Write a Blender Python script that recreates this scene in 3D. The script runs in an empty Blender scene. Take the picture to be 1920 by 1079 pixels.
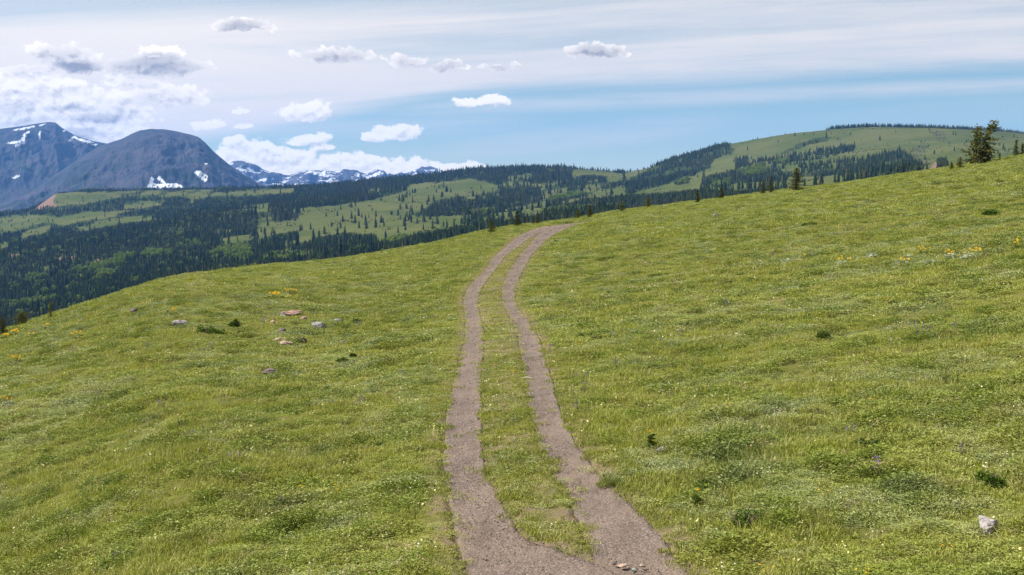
import bpy, math, random
import numpy as np
from mathutils import Vector, Matrix

random.seed(7)
RNG = np.random.default_rng(11)
S = bpy.context.scene
COL = S.collection
PI = math.pi

# ------------------------------------------------------------------ camera
FPX, CX, CY = 2318.0, 960.0, 539.5          # focal length and centre in photo pixels
PITCH = math.atan((CY - 380.0) / FPX)        # looking slightly down, horizon at y=380
CAMZ = 4.0
cam_data = bpy.data.cameras.new("camera")
cam = bpy.data.objects.new("camera", cam_data)
COL.objects.link(cam)
cam.location = (0, 0, CAMZ)
cam.rotation_euler = (PI / 2 - PITCH, 0, 0)
cam_data.sensor_width = 36.0
cam_data.lens = 36.0 * FPX / 1920.0
cam_data.clip_start = 0.2
cam_data.clip_end = 60000.0
S.camera = cam

# ------------------------------------------------------------------ light
SUN_AZ, SUN_EL = math.radians(-86), math.radians(48)   # azimuth from +Y towards +X
to_sun = Vector((math.sin(SUN_AZ) * math.cos(SUN_EL), math.cos(SUN_AZ) * math.cos(SUN_EL), math.sin(SUN_EL)))
sun_d = bpy.data.lights.new("sun", 'SUN')
sun_d.energy = 5.0
sun_d.angle = math.radians(0.55)
sun_d.color = (1.0, 0.95, 0.86)
sun = bpy.data.objects.new("sun", sun_d)
sun.rotation_euler = to_sun.to_track_quat('Z', 'Y').to_euler()
sun.location = (-100, 0, 200)
COL.objects.link(sun)
S.view_settings.view_transform = 'Standard'
S.view_settings.look = 'None'
S.view_settings.exposure = 1.06
S.view_settings.gamma = 1.0
S.cycles.max_bounces = 6
S.cycles.diffuse_bounces = 3
S.cycles.glossy_bounces = 2
S.cycles.transmission_bounces = 3
S.cycles.volume_bounces = 0
S.cycles.use_adaptive_sampling = True
S.cycles.adaptive_threshold = 0.02
S.cycles.use_denoising = True
S.cycles.denoising_prefilter = 'NONE'


# ------------------------------------------------------------------ node helper
class NT:
    def __init__(self, tree):
        self.t = tree
        self.n = tree.nodes
        self.n.clear()

    def new(self, kind, **props):
        nd = self.n.new(kind)
        for k, v in props.items():
            setattr(nd, k, v)
        return nd

    def put(self, sock, v):
        if v is None:
            return
        if isinstance(v, bpy.types.NodeSocket):
            self.t.links.new(v, sock)
        else:
            sock.default_value = v

    def m(self, op, a, b=None, c=None, clamp=False):
        nd = self.new('ShaderNodeMath', operation=op)
        nd.use_clamp = clamp
        for i, v in enumerate((a, b, c)):
            self.put(nd.inputs[i], v)
        return nd.outputs[0]

    def v(self, op, a, b=None, out=0):
        nd = self.new('ShaderNodeVectorMath', operation=op)
        self.put(nd.inputs[0], a)
        if b is not None:
            self.put(nd.inputs[3] if op == 'SCALE' else nd.inputs[1], b)
        return nd.outputs[out]

    def ss(self, x, a, b, lo=0.0, hi=1.0):
        nd = self.new('ShaderNodeMapRange', interpolation_type='SMOOTHSTEP')
        self.put(nd.inputs[0], x)
        self.put(nd.inputs[1], a)
        self.put(nd.inputs[2], b)
        self.put(nd.inputs[3], lo)
        self.put(nd.inputs[4], hi)
        return nd.outputs[0]

    def noise(self, vec, scale, detail=3.0, rough=0.55, dist=0.0, out=0):
        nd = self.new('ShaderNodeTexNoise')
        self.put(nd.inputs['Vector'], vec)
        nd.inputs['Scale'].default_value = scale
        nd.inputs['Detail'].default_value = detail
        nd.inputs['Roughness'].default_value = rough
        nd.inputs['Distortion'].default_value = dist
        return nd.outputs[out]

    def mix(self, f, a, b, mode='MIX'):
        nd = self.new('ShaderNodeMix', data_type='RGBA', blend_type=mode)
        self.put(nd.inputs[0], f)
        for s, v in ((nd.inputs[6], a), (nd.inputs[7], b)):
            if isinstance(v, tuple) and len(v) == 3:
                v = v + (1.0,)
            self.put(s, v)
        return nd.outputs[2]

    def xyz(self, x, y, z):
        nd = self.new('ShaderNodeCombineXYZ')
        for i, v in enumerate((x, y, z)):
            self.put(nd.inputs[i], v)
        return nd.outputs[0]

    def sep(self, v):
        nd = self.new('ShaderNodeSeparateXYZ')
        self.put(nd.inputs[0], v)
        return nd.outputs

    def pos(self):
        return self.new('ShaderNodeNewGeometry').outputs['Position']

    def rnd(self):
        return self.new('ShaderNodeObjectInfo').outputs['Random']

    def attr(self, name, out='Fac'):
        nd = self.new('ShaderNodeAttribute')
        nd.attribute_name = name
        return nd.outputs[out]


def material(name):
    m = bpy.data.materials.new(name)
    m.use_nodes = True
    return m, NT(m.node_tree)


def finish_principled(nt, color, rough=0.9, normal=None, spec=0.2):
    b = nt.new('ShaderNodeBsdfPrincipled')
    nt.put(b.inputs['Base Color'], color if not isinstance(color, tuple) else color + (1.0,))
    nt.put(b.inputs['Roughness'], rough)
    b.inputs['Specular IOR Level'].default_value = spec
    if normal is not None:
        nt.put(b.inputs['Normal'], normal)
    o = nt.new('ShaderNodeOutputMaterial')
    nt.t.links.new(b.outputs[0], o.inputs[0])


def finish_leaf(nt, color, trans=0.35, gloss=0.0):
    d = nt.new('ShaderNodeBsdfDiffuse')
    t = nt.new('ShaderNodeBsdfTranslucent')
    nt.put(d.inputs[0], color)
    nt.put(t.inputs[0], color)
    mx = nt.new('ShaderNodeMixShader')
    mx.inputs[0].default_value = trans
    nt.t.links.new(d.outputs[0], mx.inputs[1])
    nt.t.links.new(t.outputs[0], mx.inputs[2])
    out = mx.outputs[0]
    if gloss:
        gl = nt.new('ShaderNodeBsdfGlossy')
        gl.inputs['Roughness'].default_value = 0.5
        gl.inputs[0].default_value = (0.85, 0.85, 0.65, 1)
        m2_ = nt.new('ShaderNodeMixShader')
        m2_.inputs[0].default_value = gloss
        nt.t.links.new(out, m2_.inputs[1])
        nt.t.links.new(gl.outputs[0], m2_.inputs[2])
        out = m2_.outputs[0]
    o = nt.new('ShaderNodeOutputMaterial')
    nt.t.links.new(out, o.inputs[0])


def bump(nt, height, strength=0.5, distance=0.05):
    b = nt.new('ShaderNodeBump')
    b.inputs['Strength'].default_value = strength
    b.inputs['Distance'].default_value = distance
    nt.put(b.inputs['Height'], height)
    return b.outputs[0]


# ------------------------------------------------------------------ pixel <-> direction
_cp, _sp = math.cos(PITCH), math.sin(PITCH)


def pix_dir(px, py):
    px, py = np.asarray(px, float), np.asarray(py, float)
    a, b = (px - CX) / FPX, (CY - py) / FPX
    return a, _cp + b * _sp, -_sp + b * _cp          # x, y, z (not normalised)


def pix_polar(px, py):
    x, y, z = pix_dir(px, py)
    return np.arctan2(x, y), z / np.hypot(x, y)      # azimuth, tan(elevation)


def project(x, y, z):
    z = np.asarray(z, float) - CAMZ
    dep = y * _cp - z * _sp
    up = y * _sp + z * _cp
    dep = np.maximum(dep, 1e-3)
    return CX + FPX * x / dep, CY - FPX * up / dep


def in_poly(px, py, poly):
    inside = np.zeros(px.shape, bool)
    n = len(poly)
    for i in range(n):
        x0, y0 = poly[i]
        x1, y1 = poly[(i + 1) % n]
        if y0 == y1:
            continue
        c = ((y0 > py) != (y1 > py)) & (px < (x1 - x0) * (py - y0) / (y1 - y0) + x0)
        inside ^= c
    return inside


# ------------------------------------------------------------------ sky
W = bpy.data.worlds.new("World")
S.world = W
W.use_nodes = True
wt = NT(W.node_tree)
sky = wt.new('ShaderNodeTexSky', sky_type='NISHITA')
sky.sun_disc = False
sky.sun_elevation = SUN_EL
sky.sun_rotation = SUN_AZ
sky.altitude = 1500
sky.air_density = 1.0
sky.dust_density = 0.3
sky.ozone_density = 2.5

CLOUDS = [  # photo x, y, half width, half height up, half height down, grey(1)/white(0)
    (455, 50, 66, 16, 11, 1.0), (118, 108, 85, 30, 22, 0.6), (290, 124, 125, 28, 24, 0.95), (300, 100, 50, 16, 14, 0.1),
    (150, 125, 60, 18, 20, 1.0), (630, 104, 95, 20, 14, 0.75), (765, 118, 50, 18, 12, 0.6), (835, 122, 50, 11, 11, 0.8), (1118, 95, 72, 17, 13, 0.9),
    (575, 212, 66, 26, 18, 0.1), (387, 236, 50, 16, 10, 0.1), (740, 252, 70, 26, 16, 0.0), (905, 193, 60, 17, 9, 0.05),
    (574, 263, 50, 17, 10, 0.0), (600, 280, 30, 12, 9, 0.0), (468, 276, 54, 20, 14, 0.0), (450, 300, 80, 22, 30, 0.0),
    (560, 312, 150, 24, 40, 0.0), (680, 318, 120, 18, 30, 0.0), (830, 314, 90, 12, 12, 0.0), (225, 205, 76, 30, 28, 0.3), (110, 200, 170, 50, 46, 0.12),
    (60, 165, 160, 38, 44, 0.12), (200, 246, 70, 24, 30, 0.1), (30, 220, 90, 26, 26, 0.25), (310, 180, 90, 26, 24, 0.3), (450, 211, 24, 9, 7, 0.2), (456, 239, 24, 9, 7, 0.1),
    (935, 124, 45, 8, 8, 0.8), (150, 262, 60, 24, 16, 0.5), (90, 96, 50, 20, 14, 0.0), (190, 224, 66, 14, 10, 0.85), (60, 132, 70, 12, 9, 0.45), (125, 206, 54, 11, 9, 0.7), (245, 188, 44, 20, 14, 0.0), (28, 206, 44, 15, 13, 0.6), (262, 156, 60, 13, 9, 0.4), (40, 180, 60, 16, 12, 0.0), (150, 250, 60, 14, 10, 0.8), (20, 300, 80, 40, 40, 0.2), (170, 225, 140, 34, 30, 0.1), (520, 298, 120, 30, 34, 0.0), (650, 306, 110, 26, 30, 0.0), (750, 316, 110, 22, 24, 0.0),
]


def cloud_group():
    g = bpy.data.node_groups.new("cumulus_field", 'ShaderNodeTree')
    g.interface.new_socket("UV", in_out='INPUT', socket_type='NodeSocketVector')
    g.interface.new_socket("Field", in_out='OUTPUT', socket_type='NodeSocketFloat')
    g.interface.new_socket("Grey", in_out='OUTPUT', socket_type='NodeSocketFloat')
    n = NT(g)
    gi = n.new('NodeGroupInput')
    go = n.new('NodeGroupOutput')
    warp = n.v('SUBTRACT', n.noise(gi.outputs[0], 30.0, 3.0, 0.6, out=1), (0.5, 0.5, 0.5))
    warp2 = n.v('SUBTRACT', n.noise(gi.outputs[0], 95.0, 4.0, 0.65, out=1), (0.5, 0.5, 0.5))
    p = n.v('ADD', gi.outputs[0], n.v('MULTIPLY', warp, (0.020, 0.009, 0)))
    p = n.v('ADD', p, n.v('MULTIPLY', warp2, (0.013, 0.010, 0)))
    s = n.sep(p)
    best, grey = None, None
    for (cx, cy, a, bu, bd, gr) in CLOUDS:
        x, y, z = (float(q) for q in pix_dir(cx, cy))
        cu, cv = x / y, z / y
        du = n.m('MULTIPLY', n.m('SUBTRACT', s[0], cu), FPX / a)
        dv = n.m('SUBTRACT', s[1], cv)
        up = n.m('MULTIPLY', n.m('MAXIMUM', dv, 0.0), FPX / bu)
        dn = n.m('MULTIPLY', n.m('MINIMUM', dv, 0.0), FPX / bd)
        vv = n.m('ADD', up, dn)
        d = n.m('SUBTRACT', 1.0, n.m('ADD', n.m('MULTIPLY', du, du), n.m('MULTIPLY', vv, vv)))
        wgt = n.m('MULTIPLY', n.m('MAXIMUM', d, 0.0), gr)
        if best is None:
            best, grey = d, wgt
        else:
            best = n.m('SMOOTH_MAX', best, d, 0.15)
            grey = n.m('MAXIMUM', grey, wgt)
    sq = n.v('MULTIPLY', gi.outputs[0], (1.0, 1.5, 1.0))
    fine = n.m('SUBTRACT', n.noise(sq, 55.0, 7.0, 0.60), 0.5)
    puff = n.new('ShaderNodeTexVoronoi', feature='SMOOTH_F1')
    n.put(puff.inputs['Vector'], n.v('ADD', sq, n.v('MULTIPLY', warp2, (0.006, 0.006, 0))))
    puff.inputs['Scale'].default_value = 120.0
    puff.inputs['Smoothness'].default_value = 0.35
    puff.inputs['Detail'].default_value = 2.0
    f = n.m('ADD', n.m('MAXIMUM', best, -3.0), n.m('MULTIPLY', fine, 2.4))
    f = n.m('ADD', f, n.m('MULTIPLY', n.m('SUBTRACT', 0.45, puff.outputs['Distance']), 0.6))
    g.links.new(f, go.inputs[0])
    g.links.new(grey, go.inputs[1])
    return g


tc = wt.new('ShaderNodeTexCoord').outputs['Generated']
sx, sy, sz = wt.sep(tc)
ay = wt.m('MAXIMUM', wt.m('ABSOLUTE', sy), 0.04)
U = wt.m('DIVIDE', sx, ay)
V = wt.m('DIVIDE', sz, ay)
UV = wt.xyz(U, V, 0.0)
cg = cloud_group()


def cloud_at(vec):
    nd = wt.new('ShaderNodeGroup')
    nd.node_tree = cg
    wt.put(nd.inputs[0], vec)
    return nd.outputs[0], nd.outputs[1]


F0, G0 = cloud_at(UV)
F1, _ = cloud_at(wt.v('ADD', UV, (-0.0022, 0.0040, 0.0)))
relief = wt.m('SUBTRACT', F0, F1)                       # >0 on the side that faces the sun
lit = wt.ss(relief, -0.95, 0.45)
thick = wt.ss(F0, 0.0, 1.2)
dens = wt.ss(F0, -0.14, 0.26)
shade = wt.m('MULTIPLY', wt.m('ADD', 0.35, wt.m('MULTIPLY', thick, 0.65)), wt.m('SUBTRACT', 1.0, lit))
shade = wt.m('ADD', shade, wt.m('MULTIPLY', G0, 0.75), clamp=True)
cum_col = wt.mix(shade, (0.70, 0.645, 0.575), (0.165, 0.162, 0.178))

# high cirrus sheet: streaks that run a little up to the right
tilt = wt.m('SUBTRACT', V, wt.m('MULTIPLY', U, 0.045))
streak = wt.noise(wt.xyz(wt.m('MULTIPLY', U, 2.2), wt.m('MULTIPLY', tilt, 42.0), 3.0), 1.0, 5.0, 0.6, 0.4)
broad = wt.noise(wt.xyz(wt.m('MULTIPLY', U, 2.6), wt.m('MULTIPLY', tilt, 14.0), 8.0), 1.0, 3.0, 0.5)
fineS = wt.noise(wt.xyz(wt.m('MULTIPLY', U, 9.0), wt.m('MULTIPLY', tilt, 120.0), 1.0), 1.0, 4.0, 0.6)
edge = wt.m('ADD', tilt, wt.m('MULTIPLY', wt.m('SUBTRACT', streak, 0.5), 0.022))
leftdrop = wt.ss(U, -0.02, -0.30, 0.0, 0.030)
edge = wt.m('ADD', edge, leftdrop)
sheet = wt.ss(edge, 0.079, 0.101)
var = wt.m('ADD', 0.50, wt.m('MULTIPLY', wt.ss(streak, 0.32, 0.66), 0.36))
var = wt.m('ADD', var, wt.m('MULTIPLY', wt.ss(fineS, 0.35, 0.7), 0.14))
leftw = wt.ss(U, 0.05, -0.36)
var = wt.m('ADD', var, wt.m('MULTIPLY', leftw, 0.30), clamp=True)
topgap = wt.m('MULTIPLY', wt.ss(wt.m('ADD', tilt, wt.m('MULTIPLY', wt.m('SUBTRACT', streak, 0.5), 0.04)), 0.150, 0.172), 0.5)
sheet = wt.m('MULTIPLY', wt.m('MULTIPLY', sheet, var), wt.m('SUBTRACT', 1.0, topgap))


def band(center, half, slope, amp, u0, u1, wob):
    t = wt.m('SUBTRACT', V, wt.m('MULTIPLY', U, slope))
    t = wt.m('ADD', t, wt.m('MULTIPLY', wt.m('SUBTRACT', broad, 0.5), wob))
    d = wt.m('ABSOLUTE', wt.m('SUBTRACT', t, center))
    b = wt.ss(d, half, 0.0)
    b = wt.m('MULTIPLY', b, wt.ss(U, u0, u0 + 0.12))
    b = wt.m('MULTIPLY', b, wt.ss(U, u1, u1 - 0.12))
    return wt.m('MULTIPLY', wt.m('MULTIPLY', b, amp), wt.ss(fineS, 0.2, 0.65, 0.35, 1.0))


sheet = wt.m('MAXIMUM', sheet, band(0.078, 0.011, 0.040, 0.55, -0.15, 0.75, 0.012))
sheet = wt.m('MAXIMUM', sheet, band(0.047, 0.016, 0.10, 0.45, -0.12, 0.22, 0.016))
sheet = wt.m('MAXIMUM', sheet, band(0.064, 0.012, 0.03, 0.40, -0.40, 0.06, 0.02))
lowh = wt.m('ADD', wt.m('MULTIPLY', wt.ss(V, 0.050, -0.01), 0.22), wt.m('MULTIPLY', wt.ss(streak, 0.3, 0.7), 0.14))
sheet = wt.m('MAXIMUM', sheet, lowh)
cir_col = wt.mix(leftw, (0.470, 0.440, 0.405), (0.525, 0.485, 0.435))
sky_col = wt.mix(1.0, sky.outputs[0], (0.96, 1.04, 0.90), 'MULTIPLY')

bg_sky = wt.new('ShaderNodeBackground')
wt.put(bg_sky.inputs[0], sky_col)
bg_sky.inputs[1].default_value = 0.055
bg_cir = wt.new('ShaderNodeBackground')
wt.put(bg_cir.inputs[0], cir_col)
bg_cum = wt.new('ShaderNodeBackground')
wt.put(bg_cum.inputs[0], cum_col)
front = wt.ss(sy, 0.02, 0.10)                            # the photographed clouds lie ahead; the rest is half veiled
sheet_all = wt.m('ADD', wt.m('MULTIPLY', sheet, front), wt.m('MULTIPLY', wt.m('SUBTRACT', 1.0, front), 0.35))
m1 = wt.new('ShaderNodeMixShader')
wt.put(m1.inputs[0], sheet_all)
wt.t.links.new(bg_sky.outputs[0], m1.inputs[1])
wt.t.links.new(bg_cir.outputs[0], m1.inputs[2])
m2 = wt.new('ShaderNodeMixShader')
wt.put(m2.inputs[0], wt.m('MULTIPLY', wt.m('MULTIPLY', dens, 0.93), front))
wt.t.links.new(m1.outputs[0], m2.inputs[1])
wt.t.links.new(bg_cum.outputs[0], m2.inputs[2])
wo = wt.new('ShaderNodeOutputWorld')
wt.t.links.new(m2.outputs[0], wo.inputs[0])
W.cycles.sampling_method = 'MANUAL'
W.cycles.sample_map_resolution = 256


# ------------------------------------------------------------------ numpy noise
def _hash(ix, iy, s):
    n = (ix.astype(np.int64) * 374761393 + iy.astype(np.int64) * 668265263 + s * 974634541) & 0xffffffff
    n = ((n ^ (n >> 13)) * 1274126177) & 0xffffffff
    n = ((n ^ (n >> 15)) * 2246822519) & 0xffffffff
    return ((n ^ (n >> 16)) & 0xffffff) / float(0xffffff)


def vnoise(x, y, s=0):
    x, y = np.asarray(x, float), np.asarray(y, float)
    ix, iy = np.floor(x), np.floor(y)
    fx, fy = x - ix, y - iy
    fx = fx * fx * fx * (fx * (fx * 6 - 15) + 10)
    fy = fy * fy * fy * (fy * (fy * 6 - 15) + 10)
    a, b = _hash(ix, iy, s), _hash(ix + 1, iy, s)
    c, d = _hash(ix, iy + 1, s), _hash(ix + 1, iy + 1, s)
    return (a + (b - a) * fx) * (1 - fy) + (c + (d - c) * fx) * fy


def fbm(x, y, octv=4, s=0, gain=0.5):
    t, amp, tot = 0.0, 1.0, 0.0
    for o in range(octv):
        t = t + amp * (vnoise(x * 2.03 ** o + 17.3 * o, y * 2.03 ** o - 9.1 * o, s + o) - 0.5)
        tot += amp
        amp *= gain
    return t / tot                                        # about -0.5 .. 0.5


def sstep(x, a, b):
    t = np.clip((x - a) / (b - a), 0, 1)
    return t * t * (3 - 2 * t)


# ------------------------------------------------------------------ meshes
def mesh_np(name, verts, faces, mats=(), smooth=False, fmat=None):
    """faces: list of arrays, each (n, k) with one k."""
    me = bpy.data.meshes.new(name)
    verts = np.asarray(verts, np.float32).reshape(-1, 3)
    if not isinstance(faces, (list, tuple)):
        faces = [faces]
    faces = [np.asarray(f, np.int32) for f in faces if len(f)]
    me.vertices.add(len(verts))
    me.vertices.foreach_set("co", verts.ravel())
    nl = sum(f.size for f in faces)
    npol = sum(len(f) for f in faces)
    me.loops.add(nl)
    me.loops.foreach_set("vertex_index", np.concatenate([f.ravel() for f in faces]))
    tot = np.concatenate([np.full(len(f), f.shape[1], np.int32) for f in faces])
    start = np.concatenate([[0], np.cumsum(tot)[:-1]]).astype(np.int32)
    me.polygons.add(npol)
    me.polygons.foreach_set("loop_start", start)
    for m in mats:
        me.materials.append(m)
    if fmat is not None:
        me.polygons.foreach_set("material_index", np.asarray(fmat, np.int32))
    me.polygons.foreach_set("use_smooth", np.full(npol, bool(smooth)))
    me.update(calc_edges=True)
    me.validate()
    return me


def link(name, me, parent=None, loc=None):
    o = bpy.data.objects.new(name, me)
    COL.objects.link(o)
    if parent is not None:
        o.parent = parent
    if loc is not None:
        o.location = loc
    return o


def tag(o, label=None, cat=None, group=None, kind=None):
    if label:
        o["label"] = label
    if cat:
        o["category"] = cat
    if group:
        o["group"] = group
    if kind:
        o["kind"] = kind
    return o


def grid_faces(nr, nc):
    i = np.arange(nr * nc).reshape(nr, nc)
    return np.stack([i[:-1, :-1], i[:-1, 1:], i[1:, 1:], i[1:, :-1]], -1).reshape(-1, 4)


def add_attr(me, name, arr):
    a = me.attributes.new(name, 'FLOAT', 'POINT')
    a.data.foreach_set('value', np.asarray(arr, np.float32).ravel())


# ------------------------------------------------------------------ the meadow hill
CREST = [(-700, 790), (-400, 745), (-200, 690), (0, 628), (100, 596), (200, 562), (300, 529), (360, 515), (430, 507), (500, 500), (580, 494), (650, 488),
         (720, 475), (800, 460), (900, 438), (960, 426), (1000, 421), (1090, 410), (1150, 399), (1250, 387), (1400, 367),
         (1520, 352), (1650, 335), (1780, 316), (1850, 305), (1920, 293), (2100, 264), (2400, 235), (2800, 215)]
RCR = [(-700, 80), (-200, 88), (0, 95), (300, 112), (600, 135), (900, 165), (1050, 185), (1150, 182), (1400, 172), (1650, 176), (1920, 182), (2800, 190)]


def _table(pts):
    pts = np.array(pts, float)
    th, tn = pix_polar(pts[:, 0], pts[:, 1])
    return th, tn


_tg = np.linspace(-PI, PI, 7201)
_th, _tn = _table(CREST)
_ct = np.interp(_tg, np.concatenate([[-PI], _th, [PI]]), np.concatenate([[-0.05], _tn, [-0.05]]))
_k = np.hanning(25); _k /= _k.sum()
_ct = np.convolve(np.pad(_ct, 12, mode='edge'), _k, 'valid')
_rp = np.array(RCR, float)
_rth = np.arctan2((_rp[:, 0] - CX) / FPX, 1.0)
_rt = np.interp(_tg, np.concatenate([[-PI], _rth, [PI]]), np.concatenate([[120], _rp[:, 1], [120]]))
_k2 = np.hanning(121); _k2 /= _k2.sum()
_rt = np.convolve(np.pad(_rt, 60, mode='edge'), _k2, 'valid')


def crest_tan(th):
    return np.interp(th, _tg, _ct)


def crest_r(th):
    return np.interp(th, _tg, _rt)


def meadow_base(x, y):
    th, r = np.arctan2(x, y), np.hypot(x, y)
    R = crest_r(th)
    r0 = 0.62 * R
    k = crest_tan(th) + 2 * CAMZ / (R + r0)
    c = CAMZ / (R * R - r0 * r0)
    z = k * r - c * np.maximum(0, r - r0) ** 2
    z = z - 0.85 * np.exp(-((r - 0.34 * R) / (0.17 * R)) ** 2)
    return z


CORR = [None]


def meadow_z(x, y):
    x, y = np.asarray(x, float), np.asarray(y, float)
    r = np.hypot(x, y)
    z = meadow_base(x, y)
    amp = 0.0
    if CORR[0] is not None:
        amp = 1.0 - 0.9 * np.exp(-((x - np.interp(y, CORR[0][0], CORR[0][1])) / 3.0) ** 4)
    z = z + 0.5 * fbm(x / 17.0, y / 17.0, 3, 5) * sstep(r, 8, 60)
    if CORR[0] is not None:
        z = z + amp * (0.24 * fbm(x / 3.2, y / 3.2, 3, 9) + 0.20 * fbm(x / 0.7, y / 0.7, 2, 10))
    return z


def hit(px, py, far=None):
    """where the ray through a photo pixel meets the meadow; falls back to just past the crest"""
    dx, dy, dz = (float(q) for q in pix_dir(px, py))
    h = math.hypot(dx, dy)
    rr = np.exp(np.linspace(math.log(5), math.log(330), 4000))
    x, y, z = dx / h * rr, dy / h * rr, CAMZ + dz / h * rr
    g = meadow_z(x, y)
    b = np.nonzero(z <= g)[0]
    if len(b):
        i = b[0]
    else:
        R = float(crest_r(math.atan2(dx, dy))) * 1.02
        i = int(np.argmin(np.abs(rr - R)))
    return float(x[i]), float(y[i]), float(g[i])


def unproj(pts):
    return np.array([hit(px, py) for px, py in pts])


# wheel tracks: photo (y, left edge, right edge)
TRK_L = [(1500, 850, 1330), (1250, 850, 1290), (1110, 850, 1210), (1079, 850, 1165), (1062, 852, 1130), (1045, 852, 1075), (1025, 852, 1012), (1000, 850, 980), (960, 847, 952), (930, 839, 937), (900, 834, 916), (850, 832, 906),
         (800, 834, 906), (750, 842, 904), (700, 855, 902), (675, 862, 906), (650, 868, 907), (625, 874, 907), (600, 875, 902), (580, 872, 896),
         (560, 871, 896), (535, 882, 905), (507, 910, 927), (482, 927, 945), (462, 950, 972), (448, 966, 990), (437, 985, 1008), (429, 1006, 1034), (423, 1035, 1068), (419, 1068, 1092)]
TRK_R = [(1500, 1230, 1620), (1250, 1170, 1440), (1079, 1130, 1295), (1050, 1122, 1278), (1000, 1095, 1238), (960, 1078, 1202), (930, 1064, 1168), (900, 1048, 1136), (850, 1018, 1096),
         (800, 1000, 1062), (750, 990, 1047), (700, 984, 1033), (675, 980, 1025), (650, 976, 1017), (625, 971, 1007), (600, 963, 990), (580, 951, 972), (560, 942, 965),
         (535, 944, 967), (507, 955, 980), (482, 974, 993), (462, 991, 1012), (450, 1000, 1023), (437, 1015, 1042), (429, 1030, 1060), (424, 1046, 1078), (419.5, 1074, 1100)]


def smooth_path(rows):
    rows = np.array(rows, float)
    L = unproj(np.stack([rows[:, 1], rows[:, 0]], 1))[:, :2]
    Rr = unproj(np.stack([rows[:, 2], rows[:, 0]], 1))[:, :2]
    C = (L + Rr) / 2
    T = np.gradient(C, axis=0)
    T /= np.linalg.norm(T, axis=1, keepdims=True) + 1e-9
    Nn = np.stack([-T[:, 1], T[:, 0]], 1)
    hw = np.abs(((L - Rr) * Nn).sum(1)) / 2
    d = np.concatenate([[0], np.cumsum(np.linalg.norm(np.diff(C, axis=0), axis=1))])
    s = np.arange(0, d[-1], 0.12)
    out = np.stack([np.interp(s, d, C[:, 0]), np.interp(s, d, C[:, 1]), np.interp(s, d, hw)], 1)
    k = np.hanning(19); k /= k.sum()
    pad = np.pad(out, ((9, 9), (0, 0)), mode='reflect', reflect_type='odd')
    out = np.stack([np.convolve(pad[:, i], k, 'valid') for i in range(3)], 1)
    out[:, 2] = np.clip((out[:, 2] + 0.035) * (1 + 0.12 * sstep(np.hypot(out[:, 0], out[:, 1]), 30, 55)), 0.2, 2.2)
    return out


PL, PR = smooth_path(TRK_L), smooth_path(TRK_R)
_yy = np.linspace(4, 200, 500)
_xl, _xr = np.interp(_yy, PL[:, 1], PL[:, 0]), np.interp(_yy, PR[:, 1], PR[:, 0])
CORR[0] = (_yy, (_xl + _xr) / 2)                          # from here on the turf is lumpy, except along the track


def track_sd(x, y):
    """signed distance to the nearer wheel track edge, and a flag for the grassy strip between the two tracks"""
    x, y = np.asarray(x, float).ravel(), np.asarray(y, float).ravel()
    sd = np.full(x.shape, 99.0)
    near = [np.full(x.shape, 99.0), np.full(x.shape, 99.0)]
    side = [np.zeros(x.shape), np.zeros(x.shape)]
    for j, P in enumerate((PL, PR)):
        Q = P[::4]
        T = np.gradient(Q[:, :2], axis=0)
        for a in range(0, len(x), 20000):
            xs, ys = x[a:a + 20000, None], y[a:a + 20000, None]
            cand = (np.abs(xs[:, 0] - Q[:, 0].mean()) < 40)
            if not cand.any():
                continue
            idx = np.nonzero(cand)[0]
            d = np.hypot(xs[idx] - Q[None, :, 0], ys[idx] - Q[None, :, 1])
            k = d.argmin(1)
            dd = d[np.arange(len(idx)), k]
            sd[a + idx] = np.minimum(sd[a + idx], dd - Q[k, 2])
            near[j][a + idx] = dd
            side[j][a + idx] = T[k, 0] * (ys[idx, 0] - Q[k, 1]) - T[k, 1] * (xs[idx, 0] - Q[k, 0])
    med = (near[0] < 2.6) & (near[1] < 2.6) & (side[0] < 0) & (side[1] > 0)
    return sd, med


# ---- meadow materials
def meadow_colour(nt, p, r=None):
    """colour of the living turf: patches of yellow green, grey green and straw, as they grow"""
    flat = nt.v('MULTIPLY', p, (1, 1, 0.0))
    big = nt.noise(flat, 0.07, 3, 0.55)
    mid = nt.noise(flat, 0.45, 4, 0.6)
    sml = nt.noise(nt.v('ADD', flat, (40, 11, 0)), 1.7, 3, 0.6)
    sage = nt.noise(nt.v('ADD', flat, (7, 91, 0)), 0.33, 4, 0.62)
    fin = nt.noise(nt.v('ADD', flat, (3, 17, 0)), 3.1, 3, 0.65)
    c = nt.mix(nt.ss(mid, 0.36, 0.64), (0.205, 0.250, 0.025), (0.335, 0.330, 0.052))
    c = nt.mix(nt.ss(big, 0.38, 0.62), c, (0.205, 0.205, 0.040), 'MIX') if r is None else c
    c = nt.mix(nt.m('MULTIPLY', nt.ss(sage, 0.52, 0.66), 0.75), c, (0.185, 0.225, 0.105))
    c = nt.mix(nt.m('MULTIPLY', nt.ss(sml, 0.54, 0.68), 0.7), c, (0.27, 0.215, 0.095))
    c = nt.mix(nt.m('MULTIPLY', nt.ss(fin, 0.50, 0.66), 0.55), c, (0.085, 0.115, 0.026))
    return c


def grass_mat(name, tint, trans=0.35, jitter=0.6):
    m, nt = material(name)
    c = meadow_colour(nt, nt.pos(), 1)
    rd = nt.rnd()
    c = nt.mix(0.5, c, tint)
    c = nt.mix(nt.m('MULTIPLY', nt.ss(rd, 0.3, 1.0), jitter), c, (0.38, 0.39, 0.13))
    c = nt.mix(nt.m('MULTIPLY', nt.ss(rd, 0.3, 0.0), jitter), c, (0.055, 0.092, 0.014))
    finish_leaf(nt, c, trans, 0.022)
    return m


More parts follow.
